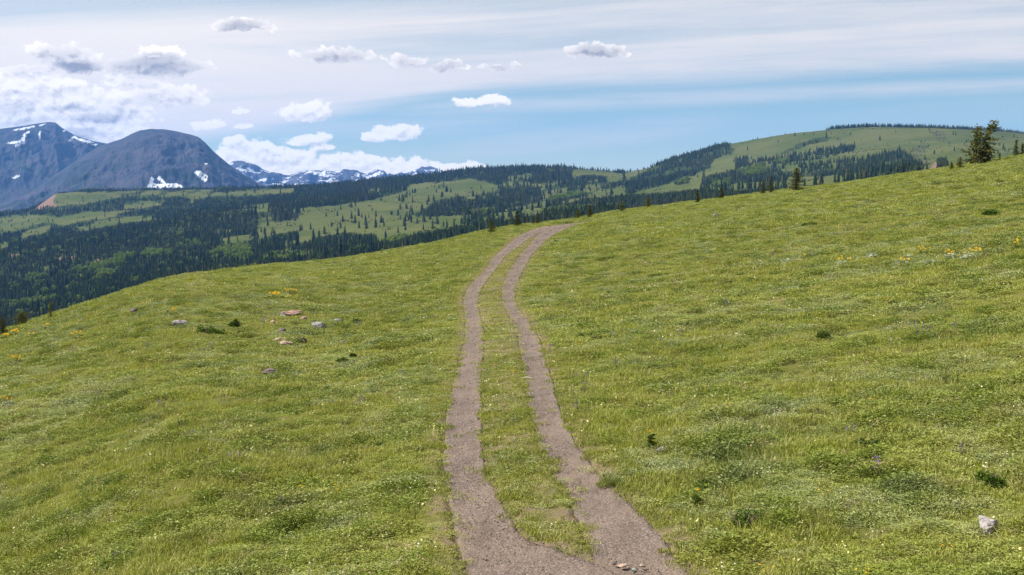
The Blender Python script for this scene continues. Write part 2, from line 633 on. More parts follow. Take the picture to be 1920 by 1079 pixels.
M_GRASS = grass_mat("grass_blades", (0.295, 0.318, 0.038))
M_SHORT = grass_mat("short_turf", (0.220, 0.220, 0.040), 0.3)
M_FORB = grass_mat("forb_leaves", (0.185, 0.235, 0.060), 0.25, 0.28)
M_SAGE = grass_mat("silvery_leaves", (0.280, 0.315, 0.180), 0.2, 0.2)
M_DARK = grass_mat("dark_leaves", (0.060, 0.105, 0.016), 0.25, 0.15)
M_STRAW = grass_mat("straw_blades", (0.34, 0.29, 0.13), 0.3, 0.2)

M_GROUND, nt = material("meadow_turf")
p = nt.pos()
c = meadow_colour(nt, p, 1)
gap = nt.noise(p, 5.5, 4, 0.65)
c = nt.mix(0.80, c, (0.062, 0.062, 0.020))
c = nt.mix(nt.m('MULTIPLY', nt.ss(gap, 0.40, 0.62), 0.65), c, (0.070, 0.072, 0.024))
soil = nt.noise(nt.v('ADD', p, (31, 5, 0)), 2.1, 4, 0.6)
c = nt.mix(nt.m('MULTIPLY', nt.ss(soil, 0.60, 0.72), 0.6), c, (0.17, 0.125, 0.085))
strip = nt.attr('strip')
c = nt.mix(nt.m('MULTIPLY', strip, nt.ss(nt.noise(p, 1.1, 4, 0.65), 0.42, 0.64, 0.30, 1.0), clamp=True), c, (0.140, 0.104, 0.075))
finish_principled(nt, c, 1.0, bump(nt, gap, 0.7, 0.08), 0.0)

M_TRACK, nt = material("gravel_track")
p = nt.pos()
vor = nt.new('ShaderNodeTexVoronoi', feature='F1')
nt.put(vor.inputs['Vector'], p)
vor.inputs['Scale'].default_value = 34.0
cellc = nt.sep(vor.outputs['Color'])
n1 = nt.noise(p, 1.3, 4, 0.6)
n2 = nt.noise(p, 14.0, 5, 0.7)
c = nt.mix(nt.ss(n1, 0.35, 0.65), (0.112, 0.084, 0.068), (0.150, 0.114, 0.092))
c = nt.mix(nt.ss(n2, 0.45, 0.75), c, (0.085, 0.062, 0.050))
c = nt.mix(nt.m('MULTIPLY', nt.ss(cellc[0], 0.55, 1.0), 0.65), c, (0.215, 0.180, 0.160))
c = nt.mix(nt.m('MULTIPLY', nt.ss(cellc[1], 0.7, 1.0), 0.6), c, (0.060, 0.046, 0.041))
n4 = nt.noise(p, 0.45, 3, 0.55)
c = nt.mix(nt.m('MULTIPLY', nt.ss(n4, 0.45, 0.65), 0.5), c, (0.172, 0.130, 0.098))
n5 = nt.noise(nt.v('MULTIPLY', p, (1, 0.18, 1)), 4.5, 3, 0.6)
c = nt.mix(nt.m('MULTIPLY', nt.ss(n5, 0.50, 0.68), 0.5), c, (0.088, 0.064, 0.052))
hgt = nt.m('ADD', nt.m('MULTIPLY', nt.m('SUBTRACT', 1.0, vor.outputs['Distance']), 0.6), n2)
finish_principled(nt, c, 0.95, bump(nt, hgt, 0.9, 0.03), 0.15)

# ---- meadow sheet (turf surface)
th_f = np.radians(np.arange(-33, 33.001, 0.09))
th_c1 = np.radians(np.arange(-180, -33, 3.0))
th_c2 = np.radians(np.arange(36, 180.001, 3.0))
TH = np.concatenate([th_c1, th_f, th_c2])
RR = np.concatenate([[0.02, 1, 2, 3, 4, 5, 6, 7], np.exp(np.arange(math.log(8), math.log(230), 0.0075)), np.linspace(235, 620, 40)])
rg, tg = np.meshgrid(RR, TH, indexing='ij')
gx, gy = rg * np.sin(tg), rg * np.cos(tg)
gz = meadow_z(gx, gy)
sd_g = np.full(gx.shape, 99.0)
md_g = np.zeros(gx.shape, bool)
selg = (rg > 7) & (rg < 260) & (np.abs(tg) < math.radians(33)) & (np.abs(gx) < 0.25 * gy + 8)
a, b = track_sd(gx[selg], gy[selg])
sd_g[selg], md_g[selg] = a, b
gz = gz - 0.080 * sstep(-sd_g, -0.10, 0.06)
me = mesh_np("meadow", np.stack([gx, gy, gz], -1), grid_faces(*gx.shape), [M_GROUND], True)
add_attr(me, 'strip', np.maximum(md_g * 0.8, 1.3 * sstep(-sd_g, -0.40, -0.02)))
tag(link("meadow", me), "sloping green meadow", None, None, 'structure')


# ---- wheel tracks
def ribbon(P, seed):
    n = len(P)
    T = np.gradient(P[:, :2], axis=0)
    T /= np.linalg.norm(T, axis=1, keepdims=True)
    N = np.stack([-T[:, 1], T[:, 0]], 1)
    across = np.linspace(-1, 1, 17)
    s = np.arange(n) * 0.12
    eL = 1 + 0.22 * fbm(s / 0.5, s * 0 + seed, 4, 21, 0.6)
    eR = 1 + 0.22 * fbm(s / 0.5, s * 0 + seed + 7, 4, 22, 0.6)
    w = np.where(across[None] < 0, across[None] * eL[:, None], across[None] * eR[:, None]) * P[:, 2:3]
    X = P[:, None, 0] + N[:, None, 0] * w
    Y = P[:, None, 1] + N[:, None, 1] * w
    Z = meadow_z(X, Y) - 0.022 - 0.03 * (1 - across[None] ** 2) + 0.03 * fbm(X / 0.35, Y / 0.35, 3, 31) + 0.05 * fbm(X / 1.1, Y / 1.1, 2, 33)
    Z = Z - 0.12 * (np.abs(across[None]) > 0.99)
    return np.stack([X, Y, Z], -1), grid_faces(n, 17)


vs, fs, off = [], [], 0
for P, sd in ((PL, 3.3), (PR, 60.7)):
    v, f = ribbon(P, sd)
    vs.append(v.reshape(-1, 3)); fs.append(f + off); off += v.shape[0] * v.shape[1]
    if P is PL:
        L_n = len(f)
for nm, v, f in (("dirt_track", vs[0], fs[0]), ("dirt_track", vs[1], fs[1] - len(vs[0]))):
    tag(link(nm, mesh_np(nm, v, f, [M_TRACK], True)), "gravel wheel track", None, None, 'structure')


# ------------------------------------------------------------------ instancing for what nobody could count
def scatter(name, pts, scl, rot, idx, sources, kind='stuff', label=None):
    me = bpy.data.meshes.new(name)
    n = len(pts)
    me.vertices.add(n)
    me.vertices.foreach_set('co', np.asarray(pts, np.float32).ravel())
    a = me.attributes.new('scl', 'FLOAT_VECTOR', 'POINT'); a.data.foreach_set('vector', np.asarray(scl, np.float32).ravel())
    a = me.attributes.new('rot', 'FLOAT_VECTOR', 'POINT'); a.data.foreach_set('vector', np.asarray(rot, np.float32).ravel())
    a = me.attributes.new('pick', 'INT', 'POINT'); a.data.foreach_set('value', np.asarray(idx, np.int32))
    o = link(name, me)
    col = bpy.data.collections.new(name + "_sources")
    for i, s in enumerate(sources):
        so = bpy.data.objects.new("%s_source_%02d" % (name, i), s)
        col.objects.link(so)
    g = bpy.data.node_groups.new(name + "_scatter", 'GeometryNodeTree')
    g.interface.new_socket("Geometry", in_out='INPUT', socket_type='NodeSocketGeometry')
    g.interface.new_socket("Geometry", in_out='OUTPUT', socket_type='NodeSocketGeometry')
    N = g.nodes
    gi, go = N.new('NodeGroupInput'), N.new('NodeGroupOutput')
    ci = N.new('GeometryNodeCollectionInfo')
    ci.inputs['Collection'].default_value = col
    ci.inputs['Separate Children'].default_value = True
    ci.inputs['Reset Children'].default_value = True
    ip = N.new('GeometryNodeInstanceOnPoints')
    ip.inputs['Pick Instance'].default_value = True

    def na(nm, t):
        x = N.new('GeometryNodeInputNamedAttribute')
        x.data_type = t
        x.inputs['Name'].default_value = nm
        return x.outputs['Attribute']
    e2r = N.new('FunctionNodeEulerToRotation')
    L = g.links
    L.new(gi.outputs[0], ip.inputs['Points'])
    L.new(ci.outputs[0], ip.inputs['Instance'])
    L.new(na('pick', 'INT'), ip.inputs['Instance Index'])
    L.new(na('rot', 'FLOAT_VECTOR'), e2r.inputs[0])
    L.new(e2r.outputs[0], ip.inputs['Rotation'])
    L.new(na('scl', 'FLOAT_VECTOR'), ip.inputs['Scale'])
    L.new(ip.outputs[0], go.inputs[0])
    md = o.modifiers.new("scatter", 'NODES')
    md.node_group = g
    tag(o, label, None, None, kind)
    return o


# ------------------------------------------------------------------ small plants (sources)
def blades(n, h, spread, w, bend, rng, lean=0.5):
    V, F4, F3 = [], [], []
    for i in range(n):
        a, rr = rng.uniform(0, 2 * PI), spread * math.sqrt(rng.uniform())
        bx, by = rr * math.cos(a), rr * math.sin(a)
        hh = h * rng.uniform(0.45, 1.1)
        d = rng.uniform(0, 2 * PI)
        ln = hh * lean * rng.uniform(0.1, 1.0)
        dx, dy = math.cos(d) * ln, math.sin(d) * ln
        f = rng.uniform(0, 2 * PI)
        wx, wy = math.cos(f) * w * rng.uniform(0.6, 1.2), math.sin(f) * w * rng.uniform(0.6, 1.2)
        b = len(V)
        V += [(bx - wx, by - wy, -0.03), (bx + wx, by + wy, -0.03),
              (bx + dx * 0.4 - wx * 0.8, by + dy * 0.4 - wy * 0.8, hh * 0.6), (bx + dx * 0.4 + wx * 0.8, by + dy * 0.4 + wy * 0.8, hh * 0.6),
              (bx + dx, by + dy, hh * (1 - bend * rng.uniform()))]
        F4.append((b, b + 1, b + 3, b + 2))
        F3.append((b + 2, b + 3, b + 4))
    return V, F4, F3


def leaves(n, rad, h, ll, lw, rng, flat=0.5, dome=True):
    """a low plant: lance-shaped leaves spread through a dome"""
    V, F = [], []
    for i in range(n):
        u = rng.uniform() ** 0.5
        a = rng.uniform(0, 2 * PI)
        z = h * rng.uniform(0.1, 1.0) * (math.sqrt(max(0.05, 1 - u * u)) if dome else 1)
        c = np.array([rad * u * math.cos(a), rad * u * math.sin(a), z])
        d = a + rng.normal(0, 0.7)
        el = rng.uniform(-0.2, 1.0) * (1 - flat)
        dv = np.array([math.cos(d) * math.cos(el), math.sin(d) * math.cos(el), math.sin(el)])
        sv = np.cross(dv, rng.normal(size=3)); sv /= np.linalg.norm(sv) + 1e-6
        l, w = ll * rng.uniform(0.6, 1.2), lw * rng.uniform(0.6, 1.2)
        b = len(V)
        V += [c - dv * l * 0.5, c + sv * w * 0.5, c + dv * l * 0.5, c - sv * w * 0.5]
        F.append((b, b + 1, b + 2, b + 3))
    return V, F


def disc(n, r):
    V = [(0, 0, r * 0.5)] + [(r * math.cos(2 * PI * i / n), r * math.sin(2 * PI * i / n), 0) for i in range(n)]
    return V, [(0, 1 + i, 1 + (i + 1) % n) for i in range(n)]


def src_grass(seed, n, h, spread, w, mat, bend=0.25, lean=0.6):
    rng = np.random.default_rng(seed)
    V, a, b = blades(n, h, spread, w, bend, rng, lean)
    return mesh_np("grass_tuft", V, [a, b], [mat])


def src_leaves(seed, n, rad, h, ll, lw, mat, flat=0.5):
    rng = np.random.default_rng(seed)
    V, a = leaves(n, rad, h, ll, lw, rng, flat)
    return mesh_np("leafy_plant", V, [a], [mat])


def src_flowers(seed, n, spread, h, r, mat):
    rng = np.random.default_rng(seed)
    V, F = [], []
    for i in range(n):
        a, rr = rng.uniform(0, 2 * PI), spread * math.sqrt(rng.uniform())
        v, f = disc(6, r * rng.uniform(0.7, 1.2))
        hh = h * rng.uniform(0.6, 1.1)
        t = rng.normal(0, 0.5, 2)
        b = len(V)
        V += [(x + rr * math.cos(a), y + rr * math.sin(a), z + hh + x * t[0] + y * t[1]) for x, y, z in v]
        F += [tuple(q + b for q in ff) for ff in f]
        b = len(V)
        x0, y0 = rr * math.cos(a), rr * math.sin(a)
        V += [(x0 - 0.003, y0, 0), (x0 + 0.003, y0, 0), (x0, y0, hh)]
        F.append((b, b + 1, b + 2))
    return mesh_np("flower_sprig", V, [F], [mat])


def flat_mat(name, col, var=0.2, rough=0.8):
    m, nt = material(name)
    c = nt.mix(nt.m('MULTIPLY', nt.rnd(), var), col, tuple(q * 0.55 for q in col))
    finish_leaf(nt, c, 0.25)
    return m


M_FW = flat_mat("white_petals", (0.75, 0.72, 0.58))
M_FY = flat_mat("yellow_petals", (0.62, 0.38, 0.02))
M_FC = flat_mat("cream_petals", (0.62, 0.56, 0.30))
M_FP = flat_mat("purple_petals", (0.13, 0.09, 0.24))
M_FK = flat_mat("pink_seedheads", (0.42, 0.26, 0.20))


def sample_polar(r0, r1, n, power, half=math.radians(30)):
    """points with density ~ r**-power per square metre"""
    q = 2.0 - power
    u = RNG.uniform(size=n)
    if abs(q) < 1e-6:
        r = r0 * (r1 / r0) ** u
    else:
        r = (r0 ** q + u * (r1 ** q - r0 ** q)) ** (1 / q)
    t = RNG.uniform(-half, half, n)
    return r * np.sin(t), r * np.cos(t), r, t


GR_NEAR = [src_grass(i, 34, 0.13, 0.13, 0.0050, M_GRASS) for i in range(4)]
GR_STRAW = [src_grass(60 + i, 14, 0.24, 0.13, 0.0040, M_STRAW, 0.1, 0.7) for i in range(2)]
GR_FAR = [src_grass(10 + i, 60, 0.15, 0.42, 0.014, M_GRASS) for i in range(4)]
FB_NEAR = [src_leaves(20 + i, 110, 0.17, 0.14, 0.045, 0.016, M_FORB, 0.35) for i in range(3)]
SG_NEAR = [src_leaves(25 + i, 110, 0.16, 0.14, 0.042, 0.011, M_SAGE, 0.2) for i in range(3)]
DK_NEAR = [src_leaves(30 + i, 130, 0.20, 0.17, 0.05, 0.018, M_DARK, 0.4) for i in range(2)]
FB_FAR = [src_leaves(40 + i, 170, 0.40, 0.19, 0.085, 0.030, M_FORB, 0.35) for i in range(3)]
SG_FAR = [src_leaves(45 + i, 170, 0.38, 0.18, 0.08, 0.024, M_SAGE, 0.2) for i in range(3)]
DK_FAR = [src_leaves(50 + i, 170, 0.38, 0.23, 0.085, 0.034, M_DARK, 0.4) for i in range(2)]
SH_NEAR = [src_grass(70 + i, 40, 0.06, 0.13, 0.0055, M_SHORT, 0.3, 1.0) for i in range(3)]
SRC_MEADOW = GR_NEAR + GR_STRAW + GR_FAR + FB_NEAR + SG_NEAR + DK_NEAR + FB_FAR + SG_FAR + DK_FAR + SH_NEAR
I_GN, I_ST, I_GF, I_FN, I_SN, I_DN, I_FF, I_SF, I_DF, I_SH = 0, 4, 6, 10, 13, 16, 18, 21, 24, 26


def meadow_plants():
    P, SC, RO, IX = [], [], [], []

    def emit(x, y, sx_, sz_, idx):
        z = meadow_z(x, y)
        n = len(x)
        P.append(np.stack([x, y, z], 1))
        SC.append(np.stack([sx_, sx_, sz_], 1))
        RO.append(np.stack([RNG.normal(0, 0.08, n), RNG.normal(0, 0.08, n), RNG.uniform(0, 2 * PI, n)], 1))
        IX.append(idx)

    zones = [(9.0, 34.0, 60000, 1.0, 0), (34.0, 80.0, 80000, 1.0, 1), (80.0, 240.0, 130000, 1.3, 2)]
    for (r0, r1, n, pw, lod) in zones:
        x, y, r, t = sample_polar(r0, r1, n, pw)
        ok = r < crest_r(t) * 1.25
        x, y, r, t = x[ok], y[ok], r[ok], t[ok]
        sd, med = track_sd(x, y)
        rag = 0.17 * fbm(x / 0.30, y / 0.30, 3, 77) - 0.13 * (RNG.uniform(size=len(x)) < 0.06)
        keep = sd > rag
        bare = fbm(x / 0.9, y / 0.9, 3, 79)
        keep &= ~(med & (bare > 0.17) & (RNG.uniform(size=len(x)) < 0.75))
        gp = fbm(x / 0.42, y / 0.42, 2, 53) + 0.5 * fbm(x / 1.4, y / 1.4, 2, 55)
        keep &= ~((gp < -0.17) & (RNG.uniform(size=len(x)) < 0.78) & (sd > 0.3))
        keep &= ~((sd < 0.35) & (bare > 0.10) & (RNG.uniform(size=len(x)) < 0.55))
        for (qx, qy, qw) in ROCKSPOTS:
            dq = math.hypot(qx, qy)
            fx, fy = qx * (1 - 0.30 / dq), qy * (1 - 0.30 / dq)
            keep &= (np.hypot(x - fx, y - fy) > qw * 1.0 + 0.12) | (RNG.uniform(size=len(x)) < 0.12)
        x, y, r, sd, med = x[keep], y[keep], r[keep], sd[keep], med[keep]
        n = len(x)
        hum = 0.40 * fbm(x / 1.6, y / 1.6, 3, 41) + 0.80 * fbm(x / 0.5, y / 0.55, 2, 42)
        hum2 = fbm(x / 6.0, y / 6.0, 3, 43)
        ns = fbm(x / 2.2, y / 2.2, 4, 45)
        nd = fbm(x / 0.75 + 50, y / 0.75, 3, 47)
        nf = fbm(x / 1.9 - 30, y / 1.9, 4, 49)
        gapn = fbm(x / 0.42, y / 0.42, 2, 53) + 0.5 * fbm(x / 1.4, y / 1.4, 2, 55)
        u = RNG.uniform(size=n)
        g, f, s_, d_ = ((I_GN, I_FN, I_SN, I_DN) if lod == 0 else (I_GN, I_FF, I_SF, I_DF) if lod == 1 else (I_GF, I_FF, I_SF, I_DF))
        ng, nfb, nsg, ndk = 4, 3, 3, 2
        idx = g + RNG.integers(0, ng, n)
        idx = np.where((u < 0.16) & (lod < 2), I_ST + RNG.integers(0, 2, n), idx)
        isf = (nf > 0.05) & (RNG.uniform(size=n) < 0.45)
        idx = np.where(isf, f + RNG.integers(0, nfb, n), idx)
        iss = (ns > 0.07) & (RNG.uniform(size=n) < 0.50)
        idx = np.where(iss, s_ + RNG.integers(0, nsg, n), idx)
        isd = (nd > 0.12) & (RNG.uniform(size=n) < 0.6)
        idx = np.where(isd, d_ + RNG.integers(0, ndk, n), idx)
        short = med | (sd < 0.45)
        idx = np.where(short & (RNG.uniform(size=n) < 0.85), I_SH + RNG.integers(0, 3, n), idx)
        thin = np.where(gapn < -0.14, 0.45, 1.0)
        sz = 0.86 * thin * (0.75 + 1.35 * np.clip(hum + 0.5 * hum2, -0.40, 0.6)) * RNG.uniform(0.8, 1.25, n)
        sz = np.where(short, sz * (0.75 if lod == 0 else 0.5), sz)
        sz = np.where((sd < 0.9) & (lod > 0), sz * 0.7, sz)
        sxy = RNG.uniform(0.8, 1.3, n)
        sxy = np.where(sd < 0.16, sxy * 0.85, sxy)
        isdk = ((idx >= I_DN) & (idx < I_FF)) | ((idx >= I_DF) & (idx < I_SH))
        sz = np.where(isdk, sz * 1.1, sz)
        if lod == 1:
            isg = (idx < I_GF) | (idx >= I_SH)
            sxy = np.where(idx >= I_SH, sxy * 2.6, np.where(isg, sxy * 1.7, sxy * 0.8))
            sz = np.where(isg, sz * 1.15, sz * 0.9)
        if lod == 2:
            isg = idx >= I_SH
            sxy = np.where(isg, sxy * 3.6, sxy * 1.15)
            sz = np.where(isg, sz * 1.2, sz * 1.15)
        if lod:
            wide = (idx >= I_GF) & (idx < I_SH)
            okk = sd > np.where(wide, 0.40, 0.20) * sxy * (0.9 if lod == 1 else 0.7)
            alt = (~okk) & (sd > 0.02)
            idx = np.where(alt, I_SH + RNG.integers(0, 3, len(idx)), idx)
            sxy = np.where(alt, 2.0, sxy)
            okk |= alt
            x, y, sxy, sz, idx = x[okk], y[okk], sxy[okk], sz[okk], idx[okk]
        emit(x, y, sxy, sz, idx)
    scatter("meadow_grass", np.concatenate(P), np.concatenate(SC), np.concatenate(RO), np.concatenate(IX), SRC_MEADOW)



def wildflowers():
    src = [src_flowers(1, 7, 0.18, 0.15, 0.011, M_FW), src_flowers(2, 5, 0.18, 0.15, 0.012, M_FC), src_flowers(3, 4, 0.12, 0.16, 0.014, M_FY),
           src_flowers(4, 9, 0.07, 0.20, 0.012, M_FP), src_flowers(5, 10, 0.15, 0.18, 0.012, M_FK)]
    n = 6500
    x, y, r, t = sample_polar(10, 130, n, 1.3)
    sd, med = track_sd(x, y)
    ok = (sd > 0.1) & (r < crest_r(t))
    a = fbm(x / 3.5, y / 3.5, 3, 61)
    b = fbm(x / 5.0 + 9, y / 5.0, 3, 63)
    u = RNG.uniform(size=n)
    ok &= (u < 0.25 + 1.6 * np.clip(a, 0, 1)) | (med & (u < 0.6))
    idx = RNG.choice([0, 0, 1, 1, 1, 1, 1, 2, 3, 4, 4, 4, 4], n)
    idx = np.where(med, RNG.choice([0, 0, 1, 2], n), idx)
    idx = np.where((idx == 4) & (b < 0.02), 1, idx)
    x, y, r, idx, med = x[ok], y[ok], r[ok], idx[ok], med[ok]
    s = (0.7 + r / 45.0) * RNG.uniform(0.7, 1.2, len(x))
    sz = np.where(med, 0.45, 0.75) * np.minimum(s, 1.5)
    scatter("wildflowers", np.stack([x, y, meadow_z(x, y)], 1), np.stack([s, s, sz], 1),
            np.stack([x * 0, x * 0, RNG.uniform(0, 6.28, len(x))], 1), idx, src)


wildflowers()


# ------------------------------------------------------------------ stones
def blob(seed, sub=3, rough=0.35, freq=1.6, cuts=6):
    import bmesh
    bm = bmesh.new()
    bmesh.ops.create_icosphere(bm, subdivisions=sub, radius=1.0)
    rng = np.random.default_rng(seed)
    co = np.array([v.co[:] for v in bm.verts])
    for _ in range(cuts):                                  # flat broken faces
        nrm = rng.normal(size=3); nrm /= np.linalg.norm(nrm)
        lim = rng.uniform(0.55, 0.85)
        dd = co @ nrm
        over = np.maximum(dd - lim, 0)
        co = co - over[:, None] * nrm[None] * 0.92
    n = fbm(co[:, 0] * freq + seed * 3.1 + co[:, 2] * 0.7, co[:, 1] * freq + co[:, 2] * freq * 0.9, 4, seed)
    co = co * (1 + rough * n)[:, None]
    f = np.array([[v.index for v in fc.verts] for fc in bm.faces])
    bm.free()
    return co, f


def stone_mat(name, c1, c2, lichen=(0.10, 0.10, 0.09), amt=0.5):
    m, nt = material(name)
    tcn = nt.new('ShaderNodeTexCoord').outputs['Object']
    n1 = nt.noise(tcn, 7.0, 5, 0.65)
    n2 = nt.noise(nt.v('ADD', tcn, (3, 8, 1)), 16.0, 4, 0.6)
    c = nt.mix(nt.ss(n1, 0.35, 0.65), c1, c2)
    c = nt.mix(nt.m('MULTIPLY', nt.ss(n2, 0.54, 0.64), amt), c, lichen)
    finish_principled(nt, c, 0.9, bump(nt, n1, 0.5, 0.03), 0.2)
    return m


M_STW = stone_mat("pale_stone", (0.31, 0.28, 0.265), (0.20, 0.18, 0.18), (0.07, 0.06, 0.06), 0.8)
M_STG = stone_mat("grey_stone", (0.25, 0.25, 0.235), (0.14, 0.145, 0.14), (0.09, 0.09, 0.085), 0.7)
M_STT = stone_mat("tan_stone", (0.36, 0.26, 0.19), (0.26, 0.185, 0.135), (0.18, 0.13, 0.11), 0.5)
M_STR = stone_mat("reddish_stone", (0.29, 0.185, 0.145), (0.22, 0.14, 0.115), (0.17, 0.09, 0.08), 0.6)
M_STB = stone_mat("brown_stone", (0.14, 0.105, 0.098), (0.09, 0.07, 0.07), (0.06, 0.05, 0.05), 0.5)

ROCKS = [  # photo x, base y, width px, height px, depth ratio, material, tilt, label
    (1857, 992, 44, 34, 0.8, M_STW, 0.0, "white lichen-spotted boulder standing in the grass at the lower right"),
    (548, 592, 38, 11, 0.9, M_STR, 0.0, "reddish flat rock lying behind a smaller grey stone left of the track"),
    (535, 594, 21, 8, 0.9, M_STG, 0.1, "small grey stone leaning against the reddish flat rock"),
    (597, 616, 27, 13, 0.8, M_STG, -0.2, "rounded grey-white rock with a dark right side above a leafy clump"),
    (525, 640, 20, 7, 0.7, M_STT, 0.2, "narrow tan stone touching the left end of the tan slab"),
    (537, 648, 24, 9, 0.8, M_STT, 0.15, "largest tan slab in the cluster of stones left of the track"),
    (551, 637, 12, 6, 0.8, M_STT, 0.3, "small upright tan stone beside a dark brown stone"),
    (567, 640, 15, 8, 0.9, M_STB, 0.0, "dark brown stone at the right end of the tan cluster"),
    (527, 625, 16, 9, 0.9, M_STB, 0.0, "dark purplish grey stone above the tan cluster"),
    (570, 600, 14, 6, 0.9, M_STR, 0.0, "small rust red stone below the reddish flat rock"),
    (632, 605, 20, 6, 0.8, M_STG, 0.1, "low grey stone in bare soil right of the rounded rock"),
    (335, 609, 34, 8, 0.5, M_STW, 0.05, "long pale stone half sunk in grass on the left slope"),
    (251, 585, 14, 7, 0.7, M_STB, 0.2, "small dark stone near the left crest of the meadow"),
    (154, 603, 9, 5, 0.8, M_STG, 0.0, "tiny grey stone near the left edge below the lone crooked spruce"),
    (508, 700, 30, 8, 0.8, M_STB, 0.0, "low brown stone flush with the grass far below the tan cluster"),
    (512, 607, 11, 6, 0.9, M_STT, 0.0, "small pale tan stone left of the reddish flat rock"),
    (1342, 406, 10, 5, 0.9, M_STW, 0.0, "small white stone alone on the upper right meadow"),
    (1240, 848, 20, 8, 0.4, M_STW, 0.5, "thin white flake of stone tilted in the grass right of the track"),
    (1168, 1062, 18, 4, 0.9, M_STT, 0.1, "pale tan stone in the eroded hollow of the right wheel track"),
    (1152, 1058, 12, 5, 0.8, M_STB, 0.3, "dark stone at the upper rim of the eroded hollow"),
    (1205, 1062, 12, 4, 0.8, M_STT, -0.3, "small tan stone right of the pale one in the eroded hollow"),
    (1190, 1071, 14, 4, 0.9, M_STG, -0.2, "grey stone just below the pale tan stone in the eroded hollow"),
    (1060, 441, 8, 3, 0.8, M_STW, 0.0, "tiny white stone on the right verge of the far bend"),
]


ROCKSPOTS = []


def add_rock(px, py, wpx, hpx, dr, mat, tilt, label, i):
    x, y, z = hit(px, py)
    d = math.hypot(x, y)
    w = wpx / FPX * d / 2
    h = hpx / FPX * d
    ROCKSPOTS.append((x, y, w))
    co, f = blob(200 + i, 4, 0.55, 2.2, 9)
    co = co * np.array([w * 1.1, w * dr * 1.1, h * 0.85])
    ct, st = math.cos(tilt), math.sin(tilt)
    co = np.stack([co[:, 0] * ct - co[:, 2] * st, co[:, 1], co[:, 0] * st + co[:, 2] * ct], 1)
    me = mesh_np("rock", co, f, [mat], False)
    o = link("rock", me, None, (x, y, z + h * 0.22))
    o.rotation_euler = (0, 0, 0.0)
    tag(o, label, "rock", "loose rocks in the meadow")


for i, rk in enumerate(ROCKS):
    add_rock(*rk, i)


# the standing boulder at lower right is wedge shaped: reshape it
def wedge_boulder():
    o = [q for q in bpy.data.objects if q.get("label", "").startswith("white lichen")][0]
    me = o.data
    co = np.zeros(len(me.vertices) * 3, np.float32)
    me.vertices.foreach_get('co', co)
    co = co.reshape(-1, 3)
    w, h = np.abs(co[:, 0]).max(), co[:, 2].max()
    t = np.clip((co[:, 0] / w + 1) / 2, 0, 1)
    co[:, 2] = np.where(co[:, 2] > 0, co[:, 2] * (1.35 - 1.15 * t), co[:, 2])
    co[:, 0] = np.where(co[:, 0] < -0.55 * w, -0.55 * w + (co[:, 0] + 0.55 * w) * 0.35, co[:, 0])
    co[:, 2] -= 0.16 * h
    me.vertices.foreach_set('co', co.ravel())
    me.update()


wedge_boulder()
meadow_plants()


# gravel on the wheel tracks
def gravel():
    mats = [stone_mat("gravel_%s" % k, a, b, (0.10, 0.085, 0.08), 0.3) for k, a, b in
            (("pale", (0.27, 0.225, 0.20), (0.20, 0.165, 0.145)), ("mauve", (0.145, 0.112, 0.100), (0.11, 0.086, 0.077)), ("dark", (0.14, 0.115, 0.11), (0.10, 0.085, 0.08)))]
    src = []
    for i in range(6):
        co, f = blob(400 + i, 1, 0.4, 1.6, 4)
        src.append(mesh_np("pebble", co * [1, 0.8, 0.6], f, [mats[i % 3]]))
    X, Y, OFFS = [], [], []
    for P, n in ((PL, 17000), (PR, 17000)):
        rr = np.hypot(P[:, 0], P[:, 1])
        wt_ = P[:, 2] / np.maximum(rr, 8) ** 1.2
        k = RNG.choice(len(P), n, p=wt_ / wt_.sum())
        T = np.gradient(P[:, :2], axis=0); T /= np.linalg.norm(T, axis=1, keepdims=True)
        off_ = np.clip(RNG.normal(0, 0.68, n), -1.5, 1.5) * P[k, 2]
        OFFS.append(off_ / P[k, 2])
        along = RNG.uniform(-0.3, 0.3, n)
        X.append(P[k, 0] - T[k, 1] * off_ + T[k, 0] * along)
        Y.append(P[k, 1] + T[k, 0] * off_ + T[k, 1] * along)
    x, y = np.concatenate(X), np.concatenate(Y)
    r = np.hypot(x, y)
    n = len(x)
    s = np.exp(RNG.normal(math.log(0.0068), 0.42, n)) * (0.75 + r / 60)
    big = fbm(x / 1.4, y / 1.4, 3, 91)
    s *= 0.8 + 0.8 * np.clip(big, 0, 1)
    z = meadow_z(x, y) - 0.045 + 0.04 * (np.abs(np.concatenate(OFFS)) > 1.0)
    scatter("gravel", np.stack([x, y, z], 1), np.stack([s, s, s], 1), RNG.uniform(0, 6.28, (n, 3)) * [0.15, 0.15, 1],
            RNG.choice([0, 1, 2, 3, 4, 0, 1, 4], n), src)


gravel()


